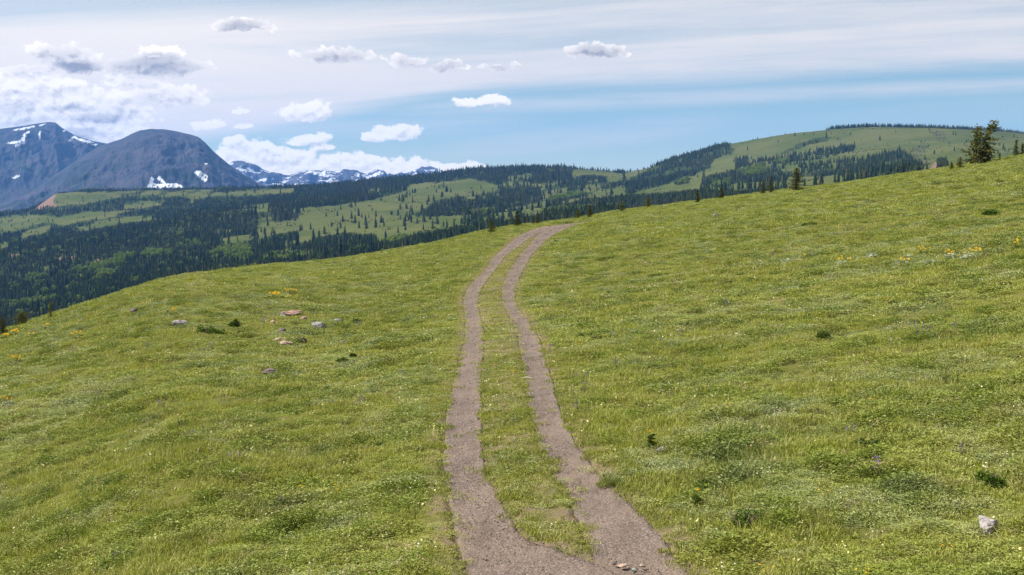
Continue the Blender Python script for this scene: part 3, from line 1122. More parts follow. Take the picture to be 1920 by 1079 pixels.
# a pale stick on the right wheel track
def stick():
    x, y, z = hit(990, 709)
    L = 22 / FPX * math.hypot(x, y)
    n, k = 9, 6
    V = []
    for i in range(n):
        t = i / (n - 1)
        r = 0.018 * (1 - 0.55 * t)
        cx, cy, cz = (t - 0.5) * L, 0.03 * math.sin(t * 5), 0.02 + 0.02 * math.sin(t * 3)
        for j in range(k):
            a = 2 * PI * j / k
            V.append((cx, cy + r * math.cos(a), cz + r * math.sin(a)))
    F = [(i * k + j, i * k + (j + 1) % k, (i + 1) * k + (j + 1) % k, (i + 1) * k + j) for i in range(n - 1) for j in range(k)]
    V += [(-0.5 * L, 0, 0.02), (0.5 * L, -0.03, 0.02)]
    F3 = [((j + 1) % k, j, n * k) for j in range(k)] + [((n - 1) * k + j, (n - 1) * k + (j + 1) % k, n * k + 1) for j in range(k)]
    m = stone_mat("bleached_wood", (0.50, 0.42, 0.34), (0.38, 0.31, 0.25), (0.2, 0.16, 0.12), 0.4)
    o = link("stick", mesh_np("stick", V, [F, F3], [m], True), None, (x, y, z - 0.03))
    o.rotation_euler = (0, 0, -0.1)
    tag(o, "bleached stick lying across the right wheel track", "stick")


stick()


# ------------------------------------------------------------------ shrubs and flowering clumps
def bark_mat(name, c1, c2):
    m, nt = material(name)
    tcn = nt.new('ShaderNodeTexCoord').outputs['Object']
    n1 = nt.noise(nt.v('MULTIPLY', tcn, (1, 1, 0.25)), 9.0, 4, 0.6)
    finish_principled(nt, nt.mix(n1, c1, c2), 0.95, bump(nt, n1, 0.6, 0.03), 0.1)
    return m


M_BARK = bark_mat("bark", (0.16, 0.125, 0.10), (0.08, 0.065, 0.055))


def leaf_mat(name, c1, c2, trans=0.25, c3=None, scale=1.5):
    m, nt = material(name)
    p_ = nt.pos()
    c_ = nt.mix(nt.ss(nt.noise(p_, scale, 3, 0.6), 0.35, 0.65), c1, c2)
    if c3:
        c_ = nt.mix(nt.m('MULTIPLY', nt.ss(nt.rnd(), 0.55, 1.0), 0.8), c_, c3)
    finish_leaf(nt, c_, trans)
    return m


M_SHRUB = leaf_mat("shrub_leaves", (0.045, 0.085, 0.014), (0.085, 0.135, 0.022), 0.25)
M_SHRUB2 = leaf_mat("yellowish_shrub_leaves", (0.12, 0.15, 0.025), (0.075, 0.11, 0.022), 0.3)
M_SILVER = leaf_mat("silver_leaves", (0.44, 0.46, 0.34), (0.30, 0.34, 0.20), 0.2)


def tube(p0, p1, r0, r1, k=5):
    p0, p1 = np.array(p0, float), np.array(p1, float)
    d = p1 - p0
    d /= np.linalg.norm(d) + 1e-9
    a = np.cross(d, [0.3, 0.9, 0.2]); a /= np.linalg.norm(a)
    b = np.cross(d, a)
    V = [p0 + r0 * (math.cos(2 * PI * j / k) * a + math.sin(2 * PI * j / k) * b) for j in range(k)]
    V += [p1 + r1 * (math.cos(2 * PI * j / k) * a + math.sin(2 * PI * j / k) * b) for j in range(k)]
    return V, [(j, (j + 1) % k, k + (j + 1) % k, k + j) for j in range(k)]


def join(parts):
    V, F, o = [], [], 0
    for v, f in parts:
        V.append(np.asarray(v, float).reshape(-1, 3))
        F.append(np.asarray(f, int) + o)
        o += len(V[-1])
    return np.concatenate(V), np.concatenate(F)


def shrub_mesh(seed, w, h, n, leaf, mat):
    rng = np.random.default_rng(seed)
    parts = []
    nl = rng.integers(3, 6)
    for _ in range(nl):
        cx, cy = rng.uniform(-0.45, 0.45) * w, rng.uniform(-0.4, 0.4) * w
        v, f = leaves(n // nl, w * rng.uniform(0.22, 0.40), h * rng.uniform(0.6, 1.05), leaf, leaf * 0.4, rng, 0.2)
        parts.append((np.array(v) + [cx, cy, -0.01], f))
    V, F = join(parts)
    return mesh_np("foliage", V, [F], [mat])


def add_shrub(px, py, wpx, hpx, label, mat, seed, group="low shrubs scattered over the meadow"):
    x, y, z = hit(px, py)
    d = math.hypot(x, y)
    w, h = wpx / FPX * d, hpx / FPX * d
    root = link("shrub", None, None, (x, y, z))
    tag(root, label, "shrub", group)
    link("foliage", shrub_mesh(seed, w, h, 900, max(0.05, 0.0020 * d), mat), root)
    rng = np.random.default_rng(seed + 1)
    st = [tube((0, 0, -0.04), (rng.uniform(-.3, .3) * w, rng.uniform(-.3, .3) * w, h * 0.7), 0.012, 0.005) for _ in range(6)]
    V, F = join(st)
    link("stem", mesh_np("stem", V, [F], [M_BARK]), root)


SHRUBS = [
    (387, 628, 32, 20, "dark green shrub standing left of its twin on the left meadow", M_SHRUB),
    (411, 630, 30, 13, "lower dark shrub close against the right of its taller twin", M_SHRUB),
    (446, 611, 24, 12, "small dark shrub uphill to the right of the dark pair", M_SHRUB),
    (457, 626, 26, 8, "flat yellowish shrub downhill from the small dark shrub", M_SHRUB2),
    (343, 806, 46, 26, "bright green leafy bush alone in the lower left meadow", M_SHRUB2),
    (670, 608, 16, 10, "tiny dark shrub upslope right of the rounded grey rock", M_SHRUB),
    (643, 679, 18, 9, "tiny dark clump left of another at middle left of the track", M_SHRUB),
    (661, 671, 15, 9, "tiny dark clump right of another at middle left of the track", M_SHRUB),
    (619, 733, 22, 10, "dark flat shrub midway between the tan stones and the track", M_SHRUB),
    (550, 735, 28, 12, "green clump left of the dark flat shrub", M_SHRUB2),
    (237, 968, 42, 18, "dark hollow-looking shrub with straw around it at the lower left", M_SHRUB),
    (650, 800, 30, 14, "green shrub near the left wheel track at mid height", M_SHRUB2),
    (715, 838, 34, 14, "dark green clump two strides left of the left wheel track", M_SHRUB),
    (1628, 842, 60, 22, "broad dark shrub with dry stalks in the right foreground", M_SHRUB),
    (1395, 990, 90, 40, "large dark green clump right of the track bottom", M_SHRUB),
    (1650, 895, 70, 24, "wide olive shrub below the broad dark shrub", M_SHRUB2),
    (1862, 905, 54, 24, "dark leafy shrub above the white boulder", M_SHRUB),
    (1330, 920, 50, 24, "bushy green clump on the verge beside the right wheel track", M_SHRUB2),
    (1147, 554, 16, 9, "dark small shrub right of the S-bend in the track", M_SHRUB),
    (1045, 456, 9, 6, "tiny dark shrub just outside the far bend", M_SHRUB),
    (1520, 424, 26, 8, "dark streak of low shrub on the upper right slope", M_SHRUB),
    (1670, 570, 22, 8, "dark flat shrub in the middle of the right slope", M_SHRUB),
    (1885, 537, 26, 9, "dark shrub near the right edge at mid slope", M_SHRUB),
    (1550, 632, 34, 14, "green shrub below the middle of the right slope", M_SHRUB2),
    (1860, 402, 40, 11, "dark shrub patch under the big wind-bent pine", M_SHRUB),
    (1440, 679, 22, 9, "small dark clump at the centre of the right meadow", M_SHRUB),
    (1110, 640, 30, 14, "green shrub beside the upper right verge", M_SHRUB2),
    (8, 832, 36, 16, "green shrub cut by the left edge of the view", M_SHRUB2),
]
for i, s_ in enumerate(SHRUBS):
    add_shrub(s_[0], s_[1], s_[2], s_[3], s_[4], s_[5], 900 + i * 3)


def add_balsam(px, py, wpx, nfl, label, seed, leafy=1.0):
    x, y, z = hit(px, py)
    d = math.hypot(x, y)
    w = wpx / FPX * d
    rng = np.random.default_rng(seed)
    root = link("flower_clump", None, None, (x, y, z))
    tag(root, label, "flower clump", "yellow-flowered and silver-leaved clumps in the meadow")
    hh = 0.30
    ll = max(0.16, 0.0028 * d)
    v, f = leaves(int(60 * leafy) + 10, w * 0.5, 0.22, ll, ll * 0.35, rng, 0.3)
    link("foliage", mesh_np("foliage", v, [f], [M_SILVER if leafy > 1 or (leafy > 0.9 and seed % 2) else M_SHRUB2]), root)
    for k in range(nfl):
        a, rr = rng.uniform(0, 2 * PI), w * 0.5 * math.sqrt(rng.uniform())
        r = max(0.028, 0.0010 * d)
        np_ = 11
        V = [(0, 0, 0.012)]
        for j in range(np_ * 2):
            q = r if j % 2 == 0 else r * 0.55
            V.append((q * math.cos(PI * j / np_), q * math.sin(PI * j / np_), 0.0))
        F = [(0, 1 + j, 1 + (j + 1) % (np_ * 2)) for j in range(np_ * 2)]
        h1 = hh * rng.uniform(0.8, 1.25)
        V = np.array(V)
        b = len(V)
        V = np.concatenate([V, [(-0.006, 0, -h1), (0.006, 0, -h1), (0, 0.006, 0)]])
        F.append((b, b + 1, b + 2))
        o = link("flower", mesh_np("flower", V, [F], [M_FY]), root, (rr * math.cos(a), rr * math.sin(a), h1))
        o.rotation_euler = (rng.uniform(0.2, 1.0), rng.uniform(-0.8, 0.2), 0)


BALSAM = [
    (30, 682, 26, 9, "bright yellow flower clump at the left edge, tallest bloom cluster there", 1.0),
    (14, 762, 24, 6, "yellow flower clump at the far left below the brighter one", 1.0),
    (8, 637, 14, 5, "small yellow clump at the left edge beside the crest", 0.6),
    (26, 630, 18, 7, "loose yellow clump just right of the small one at the left crest", 0.6),
    (147, 636, 26, 8, "spread yellow flowers on the slope above the long pale stone", 0.6),
    (90, 620, 14, 4, "faint yellow clump above a dark tuft near the left crest", 0.6),
    (57, 635, 12, 4, "tiny yellow clump between two larger ones at far left", 0.6),
    (515, 561, 40, 12, "broad yellow flower patch below the left crest", 0.8),
    (546, 553, 22, 6, "smaller yellow clump right of the broad yellow patch", 0.8),
    (322, 590, 26, 4, "sparse yellow clump above the long pale stone", 0.6),
    (1581, 498, 28, 7, "yellow clump midway along the upper right flower row", 1.2),
    (1690, 500, 30, 6, "yellow and silver clump at the front of the flower row", 1.3),
    (1733, 480, 20, 6, "yellow clump with green base at the back of the flower row", 0.8),
    (1782, 486, 22, 5, "yellow clump between two silver-leaved ones", 1.0),
    (1830, 484, 24, 9, "densest yellow clump at the right end of the flower row", 1.2),
    (1906, 468, 16, 5, "yellow clump by the right edge of the view", 0.7),
    (1484, 493, 52, 1, "silver-leaved patch at the left end of the flower row", 2.2),
    (1636, 484, 26, 0, "pale silver-leaved clump without blooms in mid row", 1.5),
    (1703, 488, 20, 0, "little silver-leaved clump behind the front yellow clump", 1.5),
    (1746, 496, 28, 0, "silver-leaved clump lowest in the flower row", 1.8),
    (1812, 488, 22, 1, "silver-leaved clump touching the densest yellow one", 1.5),
    (1221, 842, 8, 1, "single yellow bloom beside the white flake of stone", 0.3),
    (1307, 956, 10, 1, "single yellow bloom near the right wheel track bottom", 0.3),
]
for i, b_ in enumerate(BALSAM):
    add_balsam(b_[0], b_[1], b_[2], b_[3], b_[4], 700 + i, b_[5])


# ------------------------------------------------------------------ conifers
M_NEEDLE = leaf_mat("conifer_needles", (0.040, 0.054, 0.015), (0.078, 0.088, 0.024), 0.12, (0.085, 0.085, 0.025), 1.2)
M_PINE = leaf_mat("pine_needles", (0.085, 0.100, 0.022), (0.140, 0.135, 0.034), 0.15, None, 1.0)
M_FARNEEDLE, nt = material("far_conifer_needles")
rd = nt.rnd()
pn = nt.noise(nt.pos(), 0.004, 3, 0.6)
c = nt.mix(nt.ss(rd, 0.2, 0.9), (0.018, 0.034, 0.018), (0.050, 0.070, 0.024))
c = nt.mix(nt.m('MULTIPLY', nt.ss(rd, 0.90, 1.0), 0.8), c, (0.085, 0.065, 0.040))
c = nt.mix(nt.m('MULTIPLY', nt.ss(pn, 0.5, 0.65), 0.5), c, (0.060, 0.060, 0.034))
finish_leaf(nt, c, 0.08)
M_ASPEN, nt = material("aspen_leaves")
rd = nt.rnd()
c = nt.mix(rd, (0.075, 0.125, 0.022), (0.140, 0.185, 0.040))
finish_leaf(nt, c, 0.3)


M_FARSCRUB = leaf_mat("scrub_leaves", (0.030, 0.045, 0.018), (0.055, 0.060, 0.028), 0.1)


def conifer_parts(seed, h, w, tiers=26, leaf=None, lean=(0, 0), open_=0.0, base=0.04, flag=0.0, shape=0.8, kmin=0.0):
    """trunk and crown of a conifer: whorls of drooping boughs carrying needle sprays"""
    rng = np.random.default_rng(seed)
    leaf = max(leaf or h * 0.055, kmin)
    tr = []
    nseg = 7
    pth = [(lean[0] * (i / nseg) ** 1.4 * h, lean[1] * (i / nseg) ** 1.4 * h, -0.1 * h * (i == 0) + h * i / nseg) for i in range(nseg + 1)]
    for i in range(nseg):
        tr.append(tube(pth[i], pth[i + 1], h * 0.022 * (1 - i / nseg) + 0.01, h * 0.022 * (1 - (i + 1) / nseg) + 0.008, 7))
    V, F = [], []
    for t in np.linspace(base, 0.985, tiers):
        z = t * h
        cx, cy = lean[0] * t ** 1.4 * h, lean[1] * t ** 1.4 * h
        rad = w * 0.5 * ((1 - t) ** shape) * rng.uniform(0.75, 1.15) + 0.02 * h * (t > 0.9)
        if t < 0.12:
            rad *= 0.75
        nb = int(rng.integers(6, 10))
        if rng.uniform() < open_:
            nb = int(rng.integers(2, 5))
        a0 = rng.uniform(0, 6.28)
        for b in range(nb):
            a = a0 + 2 * PI * b / nb + rng.normal(0, 0.25)
            L = rad * rng.uniform(0.65, 1.2)
            if flag:
                L *= 1.0 + flag * math.cos(a)
            rise = rng.uniform(-0.45, 0.05) + 0.5 * t
            dv = np.array([math.cos(a), math.sin(a), rise])
            ns = max(2, int(L / (leaf * 0.45)))
            if L > 0.4 * w * 0.5:
                tr.append(tube((cx, cy, z), np.array([cx, cy, z]) + dv * L * 0.85, h * 0.005, h * 0.002, 3))
            for s in range(ns):
                q = (s + 0.7) / ns
                c0 = np.array([cx, cy, z]) + dv * L * q + rng.normal(0, leaf * 0.18, 3)
                for _ in range(2):
                    d = dv / np.linalg.norm(dv) + rng.normal(0, 0.55, 3)
                    d /= np.linalg.norm(d)
                    sv = np.cross(d, rng.normal(size=3)); sv /= np.linalg.norm(sv)
                    ll = leaf * rng.uniform(0.6, 1.15) * (0.75 + 0.4 * (1 - q))
                    ww = ll * 0.42
                    i0 = len(V)
                    V += [c0 - d * ll * 0.5, c0 + sv * ww * 0.5, c0 + d * ll * 0.5, c0 - sv * ww * 0.5]
                    F.append((i0, i0 + 1, i0 + 2, i0 + 3))
    tv, tf = join(tr)
    return (tv, tf), (np.array(V), np.array(F))


def place_along(px, by):
    """a standing point whose base projects near photo (px, by): on the visible slope or just past the crest"""
    return hit(px, by)


def add_tree(name, px, by, ty, wpx, label, cat, seed, mat, group="conifers standing along the crest of the meadow", **kw):
    x, y, z = place_along(px, by)
    d = math.hypot(x, y)
    _, pby = project(x, y, z)
    h = max(0.4, (float(pby) - ty) / FPX * d)
    w = 1.05 * wpx / FPX * d
    root = link(name, None, None, (x, y, z))
    tag(root, label, cat, group)
    (tv, tf), (cv, cf) = conifer_parts(seed, h, w, kmin=0.0012 * d, **kw)
    link("trunk", mesh_np("trunk", tv, [tf], [M_BARK]), root)
    link("crown", mesh_np("crown", cv, [cf], [mat]), root)
    return root


def bent_pine(px, by, ty, wpx):
    """wind-bent pine with two leaders, boughs longer to the right, a bare low limb to the left"""
    x, y, z = place_along(px, by)
    d = math.hypot(x, y)
    _, pby = project(x, y, z)
    h = (float(pby) - ty) / FPX * d
    w = wpx / FPX * d
    root = link("pine_tree", None, None, (x, y, z))
    tag(root, "tall wind-bent pine with two leaning tops on the upper right crest", "pine tree", "conifers standing along the crest of the meadow")
    T, Cw = [], []
    for (sx_, hs, ws, ln, sd_, fl, ox) in ((0.02, 1.0, 0.85, 0.30, 5, 0.40, 0.02), (-0.02, 0.86, 0.66, 0.07, 9, -0.25, -0.13), (0.10, 0.42, 0.5, 0.10, 15, 0.35, 0.22)):
        (tv, tf), (cv, cf) = conifer_parts(sd_, h * hs, w * ws, 26, h * 0.085, (ln, 0.02), 0.60, 0.08, fl, 0.38)
        offv = np.array([ox * w, sx_, 0])
        T.append((tv + offv, tf))
        Cw.append((cv + offv, cf))
    lim = tube((-0.15 * w, 0, h * 0.18), (-0.62 * w, 0.1, h * 0.36), 0.07, 0.03, 6)
    T.append(lim)
    rng = np.random.default_rng(3)
    lv, lf = leaves(46, 0.5, 0.5, h * 0.07, h * 0.03, rng, 0.2)
    Cw.append((np.array(lv) * [1.0, 0.6, 0.6] + [-0.52 * w, 0.05, h * 0.27], lf))
    tv, tf = join(T)
    cv, cf = join(Cw)
    link("trunk", mesh_np("trunk", tv, [tf], [M_BARK]), root)
    link("crown", mesh_np("crown", cv, [cf], [M_PINE]), root)


bent_pine(1836, 309, 233, 50)
CRESTTREES = [
    ("pine_tree", 1800, 315, 297, 19, "squat round young pine left of the tall bent pine", M_PINE, dict(tiers=14, shape=0.5)),
    ("pine_tree", 1784, 319, 306, 12, "smallest pine in the row left of the tall bent pine", M_PINE, dict(tiers=12, shape=0.6)),
    ("pine_tree", 1874, 302, 289, 11, "low ragged pine right of the tall bent pine", M_PINE, dict(tiers=12, open_=0.5)),
    ("spruce_tree", 1905, 294, 266, 17, "dark spruce at the upper right edge on the crest", M_NEEDLE, dict(tiers=18)),
    ("spruce_tree", 1917, 290, 272, 13, "smaller dark spruce touching the right edge of the view", M_NEEDLE, dict(tiers=16)),
    ("spruce_tree", 1493, 358, 317, 42, "broad bushy spruce, widest tree on the right crest", M_NEEDLE, dict(tiers=26, shape=0.62)),
    ("spruce_tree", 1446, 362, 330, 18, "taller of two slim spruces beside the broad spruce", M_NEEDLE, dict(tiers=20, shape=0.7)),
    ("spruce_tree", 1431, 365, 341, 16, "shorter of two slim spruces beside the broad spruce", M_NEEDLE, dict(tiers=18, shape=0.7)),
    ("spruce_tree", 1352, 374, 351, 14, "single slim spruce on the crest left of the slim pair", M_NEEDLE, dict(tiers=18)),
    ("spruce_tree", 1308, 381, 358, 15, "bushy spruce before the dark tree belt on the crest", M_NEEDLE, dict(tiers=16, shape=0.6)),
    ("spruce_tree", 1215, 390, 371, 14, "olive young spruce on the crest above the grassy slope", M_PINE, dict(tiers=14, shape=0.6)),
    ("spruce_tree", 1166, 398, 383, 18, "rounded bushy conifer where the track slips over the crest", M_PINE, dict(tiers=12, shape=0.45)),
    ("spruce_tree", 1106, 409, 386, 18, "dark spruce directly behind the end of the track", M_NEEDLE, dict(tiers=18, shape=0.7)),
    ("pine_tree", 1083, 411, 394, 18, "wide low pine beside the dark spruce at the track end", M_PINE, dict(tiers=12, shape=0.45)),
    ("spruce_tree", 1009, 420, 404, 13, "small round conifer just left of the far bend", M_NEEDLE, dict(tiers=14, shape=0.55)),
    ("spruce_tree", 999, 421, 409, 11, "tiny dark bush-like conifer left of the small round one", M_NEEDLE, dict(tiers=10, shape=0.4)),
    ("spruce_tree", 970, 425, 396, 19, "ragged spruce standing alone left of the far bend", M_NEEDLE, dict(tiers=22, shape=0.7)),
    ("spruce_tree", 921, 438, 411, 22, "brownish spruce at the right end of the belt below the crest", M_PINE, dict(tiers=20, shape=0.6)),
    ("spruce_tree", 95, 600, 569, 16, "crooked sparse spruce on the left crest", M_PINE, dict(tiers=16, open_=0.6, shape=0.6)),
    ("spruce_tree", 42, 613, 588, 46, "broad dark juniper-like bush on the left crest", M_PINE, dict(tiers=14, shape=0.35)),
    ("spruce_tree", 5, 630, 598, 24, "dark bush-like conifer at the far left edge of the crest", M_NEEDLE, dict(tiers=14, shape=0.4)),
]
for i, t_ in enumerate(CRESTTREES):
    add_tree(t_[0], t_[1], t_[2], t_[3], t_[4], t_[5], "pine tree" if t_[0][0] == 'p' else "spruce tree", 500 + i * 7, t_[6], **t_[7])


# ------------------------------------------------------------------ far hills
HX = [-500, 0, 200, 400, 600, 800, 1000, 1200, 1400, 1600, 1800, 1920, 2500]
HCURVES = [  # distance, photo y of the ground at the columns above
    (1000, [800, 640, 578, 526, 508, 476, 434, 410, 388, 362, 332, 310, 240]),
    (1400, [640, 560, 520, 485, 474, 438, 414, 396, 374, 348, 322, 302, 236]),
    (2000, [540, 478, 448, 428, 412, 402, 392, 378, 350, 326, 306, 296, 232]),
    (2800, [460, 428, 404, 388, 374, 358, 348, 350, 312, 288, 272, 272, 226]),
]
RIDGE = [(-500, 430), (-100, 408), (0, 402), (50, 398), (75, 386), (105, 365), (160, 360), (230, 359), (300, 357), (480, 354), (560, 353), (620, 350), (700, 342), (800, 332), (880, 322), (960, 317),
         (1040, 316), (1085, 318), (1130, 321), (1165, 326), (1190, 322), (1230, 312), (1270, 299), (1310, 288), (1360, 273), (1420, 263), (1480, 254), (1550, 247), (1600, 243), (1650, 241),
         (1750, 243), (1800, 246), (1860, 250), (1920, 257), (2100, 275), (2500, 300)]
TRIDGE = 3600.0
HT = np.linspace(math.radians(-36), math.radians(36), 1441)
HR = np.concatenate([np.arange(150, 1000, 25.0), np.arange(1000, 4400, 14.0), np.arange(4400, 9000, 150.0)])


def _crv(xs, ys):
    t, n = pix_polar(np.array(xs, float), np.array(ys, float))
    return np.interp(HT, t, n)


ct_ = crest_tan(HT)
knots = [(150, ct_ - 0.075), (450, ct_ - 0.030)]
for r_, ys in HCURVES:
    knots.append((r_, _crv(HX, ys)))
rt_ = _crv([q[0] for q in RIDGE], [q[1] for q in RIDGE])
knots.append((TRIDGE, rt_))
knots.append((4300, rt_ - 0.013))
knots.append((9000, rt_ * 0 - 0.06))
kr = np.array([k[0] for k in knots])
kz = np.stack([CAMZ + k[0] * k[1] for k in knots], 0)       # heights (knot, theta)


def pchip(xk, yk, x):
    h = np.diff(xk)[:, None]
    dl = np.diff(yk, axis=0) / h
    m = np.zeros_like(yk)
    for i in range(1, len(xk) - 1):
        same = dl[i - 1] * dl[i] > 0
        w1, w2 = 2 * h[i] + h[i - 1], h[i] + 2 * h[i - 1]
        with np.errstate(divide='ignore', invalid='ignore'):
            mm = (w1 + w2) / (w1 / dl[i - 1] + w2 / dl[i])
        m[i] = np.where(same, mm, 0)
    m[0], m[-1] = dl[0], dl[-1]
    i = np.clip(np.searchsorted(xk, x) - 1, 0, len(xk) - 2)
    t = ((x - xk[i]) / np.diff(xk)[i])[:, None]
    hh = np.diff(xk)[i][:, None]
    return ((1 + 2 * t) * (1 - t) ** 2) * yk[i] + t * (1 - t) ** 2 * hh * m[i] + t * t * (3 - 2 * t) * yk[i + 1] + t * t * (t - 1) * hh * m[i + 1]


HZ = pchip(kr, kz, HR)                                       # (r, theta)
_kt = np.hanning(27); _kt /= _kt.sum()
rows_sm = np.apply_along_axis(lambda q: np.convolve(np.pad(q, 13, mode='edge'), _kt, 'valid'), 1, HZ)
wr = np.exp(-((HR - TRIDGE) / 350.0) ** 2)[:, None]          # keep the drawn ridge line
HZ = rows_sm * (1 - wr) + HZ * wr
hrg, htg = np.meshgrid(HR, HT, indexing='ij')
hx, hy = hrg * np.sin(htg), hrg * np.cos(htg)
und = fbm(hx / 420.0, hy / 300.0, 4, 101) * 30 * sstep(hrg, 700, 1500) * (1 - 0.75 * wr) + fbm(hx / 90.0, hy / 90.0, 3, 103) * 5 * sstep(hrg, 500, 1200) * (1 - 0.6 * wr)
HZ = HZ + und
mz = meadow_z(hx, hy)
HZ = np.where(hrg < 1.45 * crest_r(htg), np.minimum(HZ, mz - 1.0), HZ)


def hills_z(x, y):
    t, r = np.arctan2(x, y), np.hypot(x, y)
    ti = np.clip((t - HT[0]) / (HT[1] - HT[0]), 0, len(HT) - 1.001)
    ri = np.clip(np.interp(r, HR, np.arange(len(HR))), 0, len(HR) - 1.001)
    a, b = ri.astype(int), ti.astype(int)
    fa, fb = ri - a, ti - b
    return (HZ[a, b] * (1 - fa) * (1 - fb) + HZ[a + 1, b] * fa * (1 - fb) + HZ[a, b + 1] * (1 - fa) * fb + HZ[a + 1, b + 1] * fa * fb)


def P3(ox, oy, k, pts):
    return [(ox + x / k, oy + y / k) for x, y in pts]


CLEAR = [
    [(103, 363), (150, 360), (187, 363), (230, 365), (213, 373), (160, 383), (110, 387), (98, 380)],
    [(0, 418), (30, 410), (67, 403), (110, 407), (167, 398), (213, 397), (207, 407), (150, 415), (127, 423), (83, 417), (40, 430), (0, 438)],
    [(133, 430), (180, 417), (233, 407), (267, 405), (263, 413), (213, 422), (173, 430), (140, 435)],
    [(230, 385), (267, 377), (293, 380), (287, 387), (233, 392)],
    [(347, 370), (400, 363), (483, 357), (560, 354), (547, 360), (483, 367), (417, 367), (360, 375)],
    [(397, 400), (460, 393), (500, 387), (513, 398), (460, 397), (407, 404)],
    [(560, 397), (590, 390), (670, 380), (760, 360), (767, 347), (793, 343), (837, 343), (880, 335), (910, 342), (937, 350), (927, 360), (877, 367), (843, 370), (813, 377), (793, 393), (773, 405), (793, 407), (893, 403),
     (953, 393), (1027, 377), (1110, 363), (1170, 347), (1200, 352), (1200, 366), (1160, 368), (1080, 378), (1037, 387), (1010, 400), (953, 413), (897, 413), (850, 427), (773, 440), (747, 453), (703, 453), (707, 440), (643, 437), (593, 446), (540, 462), (512, 464), (560, 447), (560, 410)],
    [(407, 452), (433, 443), (473, 440), (490, 425), (520, 416), (566, 411), (566, 430), (520, 440), (480, 448), (420, 458)],
    [(1072, 318), (1107, 316), (1170, 327), (1167, 337), (1140, 343), (1137, 330), (1097, 327), (1073, 333)],
    [(55, 430), (95, 424), (80, 438), (30, 450)],
    [(0, 452), (18, 458), (10, 466), (0, 468)],
]
R4 = lambda pts: P3(1100, 200, 2.3415, pts)
RIGHTFOREST = [
    R4([(165, 325), (250, 285), (380, 235), (440, 200), (540, 170), (600, 165), (650, 185), (640, 210), (560, 230), (540, 270), (450, 310), (330, 350), (280, 360), (200, 385), (145, 380)]),
    R4([(500, 350), (510, 310), (640, 280), (700, 290), (860, 280), (960, 290), (1100, 270), (1200, 240), (1280, 220), (1300, 265), (1150, 300), (1000, 310), (900, 300), (870, 330), (670, 335), (600, 345), (520, 350)]),
    R4([(845, 205), (930, 165), (1000, 140), (1070, 130), (1060, 150), (980, 168), (900, 195), (850, 207)]),
    R4([(1535, 225), (1580, 225), (1590, 275), (1540, 290)]),
    R4([(1390, 255), (1430, 250), (1430, 280), (1390, 280)]),
    R4([(1310, 200), (1360, 195), (1340, 217)]),
    R4([(640, 235), (700, 225), (720, 262), (660, 265)]),
]
SPARSE = [R4([(640, 235), (700, 225), (820, 235), (940, 200), (1050, 180), (1180, 180), (1170, 200), (1080, 222), (1000, 238), (900, 262), (800, 290), (760, 300), (700, 280), (650, 265)]),
          R4([(900, 250), (1200, 240), (1370, 200), (1480, 260), (1400, 290), (1000, 300)])]
SCRUB = [R4([(1430, 180), (1500, 170), (1490, 200), (1440, 230), (1420, 210)]), R4([(1505, 112), (1570, 108), (1590, 150), (1545, 155)]),
         R4([(1440, 220), (1520, 235), (1500, 290), (1420, 290)])]
BELT = R4([(-160, 442), (0, 402), (170, 388), (330, 378), (480, 366), (560, 372), (760, 362), (900, 358), (1500, 305), (1560, 300), (1560, 340), (0, 480), (-160, 480)])
ASPEN = [P3(0, 380, 3, q) for q in (
    [(340, 400), (520, 360), (700, 300), (760, 290), (690, 340), (560, 390)], [(800, 290), (860, 270), (970, 280), (960, 300), (820, 310)], [(1050, 230), (1120, 215), (1130, 250), (1060, 250)],
    [(1170, 300), (1250, 260), (1340, 250), (1400, 260), (1420, 330), (1380, 350), (1230, 290)], [(1480, 310), (1600, 290), (1740, 290), (1740, 340), (1480, 350)],
    [(130, 440), (200, 410), (240, 420), (200, 440)], [(0, 590), (100, 570), (300, 545), (290, 565), (60, 595)], [(970, 180), (1030, 160), (1020, 190)], [(540, 400), (650, 395), (640, 420), (560, 420)])]
ASPEN += [P3(560, 280, 3, q) for q in (
    [(260, 600), (340, 560), (480, 540), (470, 570), (300, 610)], [(1400, 280), (1520, 240), (1640, 245), (1420, 295)], [(980, 350), (1080, 345), (1060, 368), (1000, 368)],
    [(480, 520), (620, 500), (620, 530), (480, 560)], [(1360, 355), (1500, 335), (1480, 385), (1380, 380)], [(1500, 340), (1800, 318), (1800, 350), (1520, 372)])]
ASPEN += [R4([(660, 285), (770, 250), (790, 290), (700, 310)]), R4([(820, 240), (880, 225), (880, 250)]), R4([(540, 325), (640, 318), (620, 345), (560, 350)]), R4([(380, 335), (450, 310), (440, 335)])]
SCREE = [[(70, 388), (104, 363), (100, 381), (108, 388), (64, 396)], [(172, 492), (184, 486), (200, 494), (190, 503), (176, 501)], R4([(1530, 240), (1545, 262), (1535, 292), (1500, 292)]),
         [(20, 477), (38, 476), (36, 482), (22, 482)], [(104, 484), (140, 480), (150, 486), (106, 490)]]


def any_poly(px, py, polys):
    m = np.zeros(px.shape, bool)
    for q in polys:
        m |= in_poly(px, py, q)
    return m


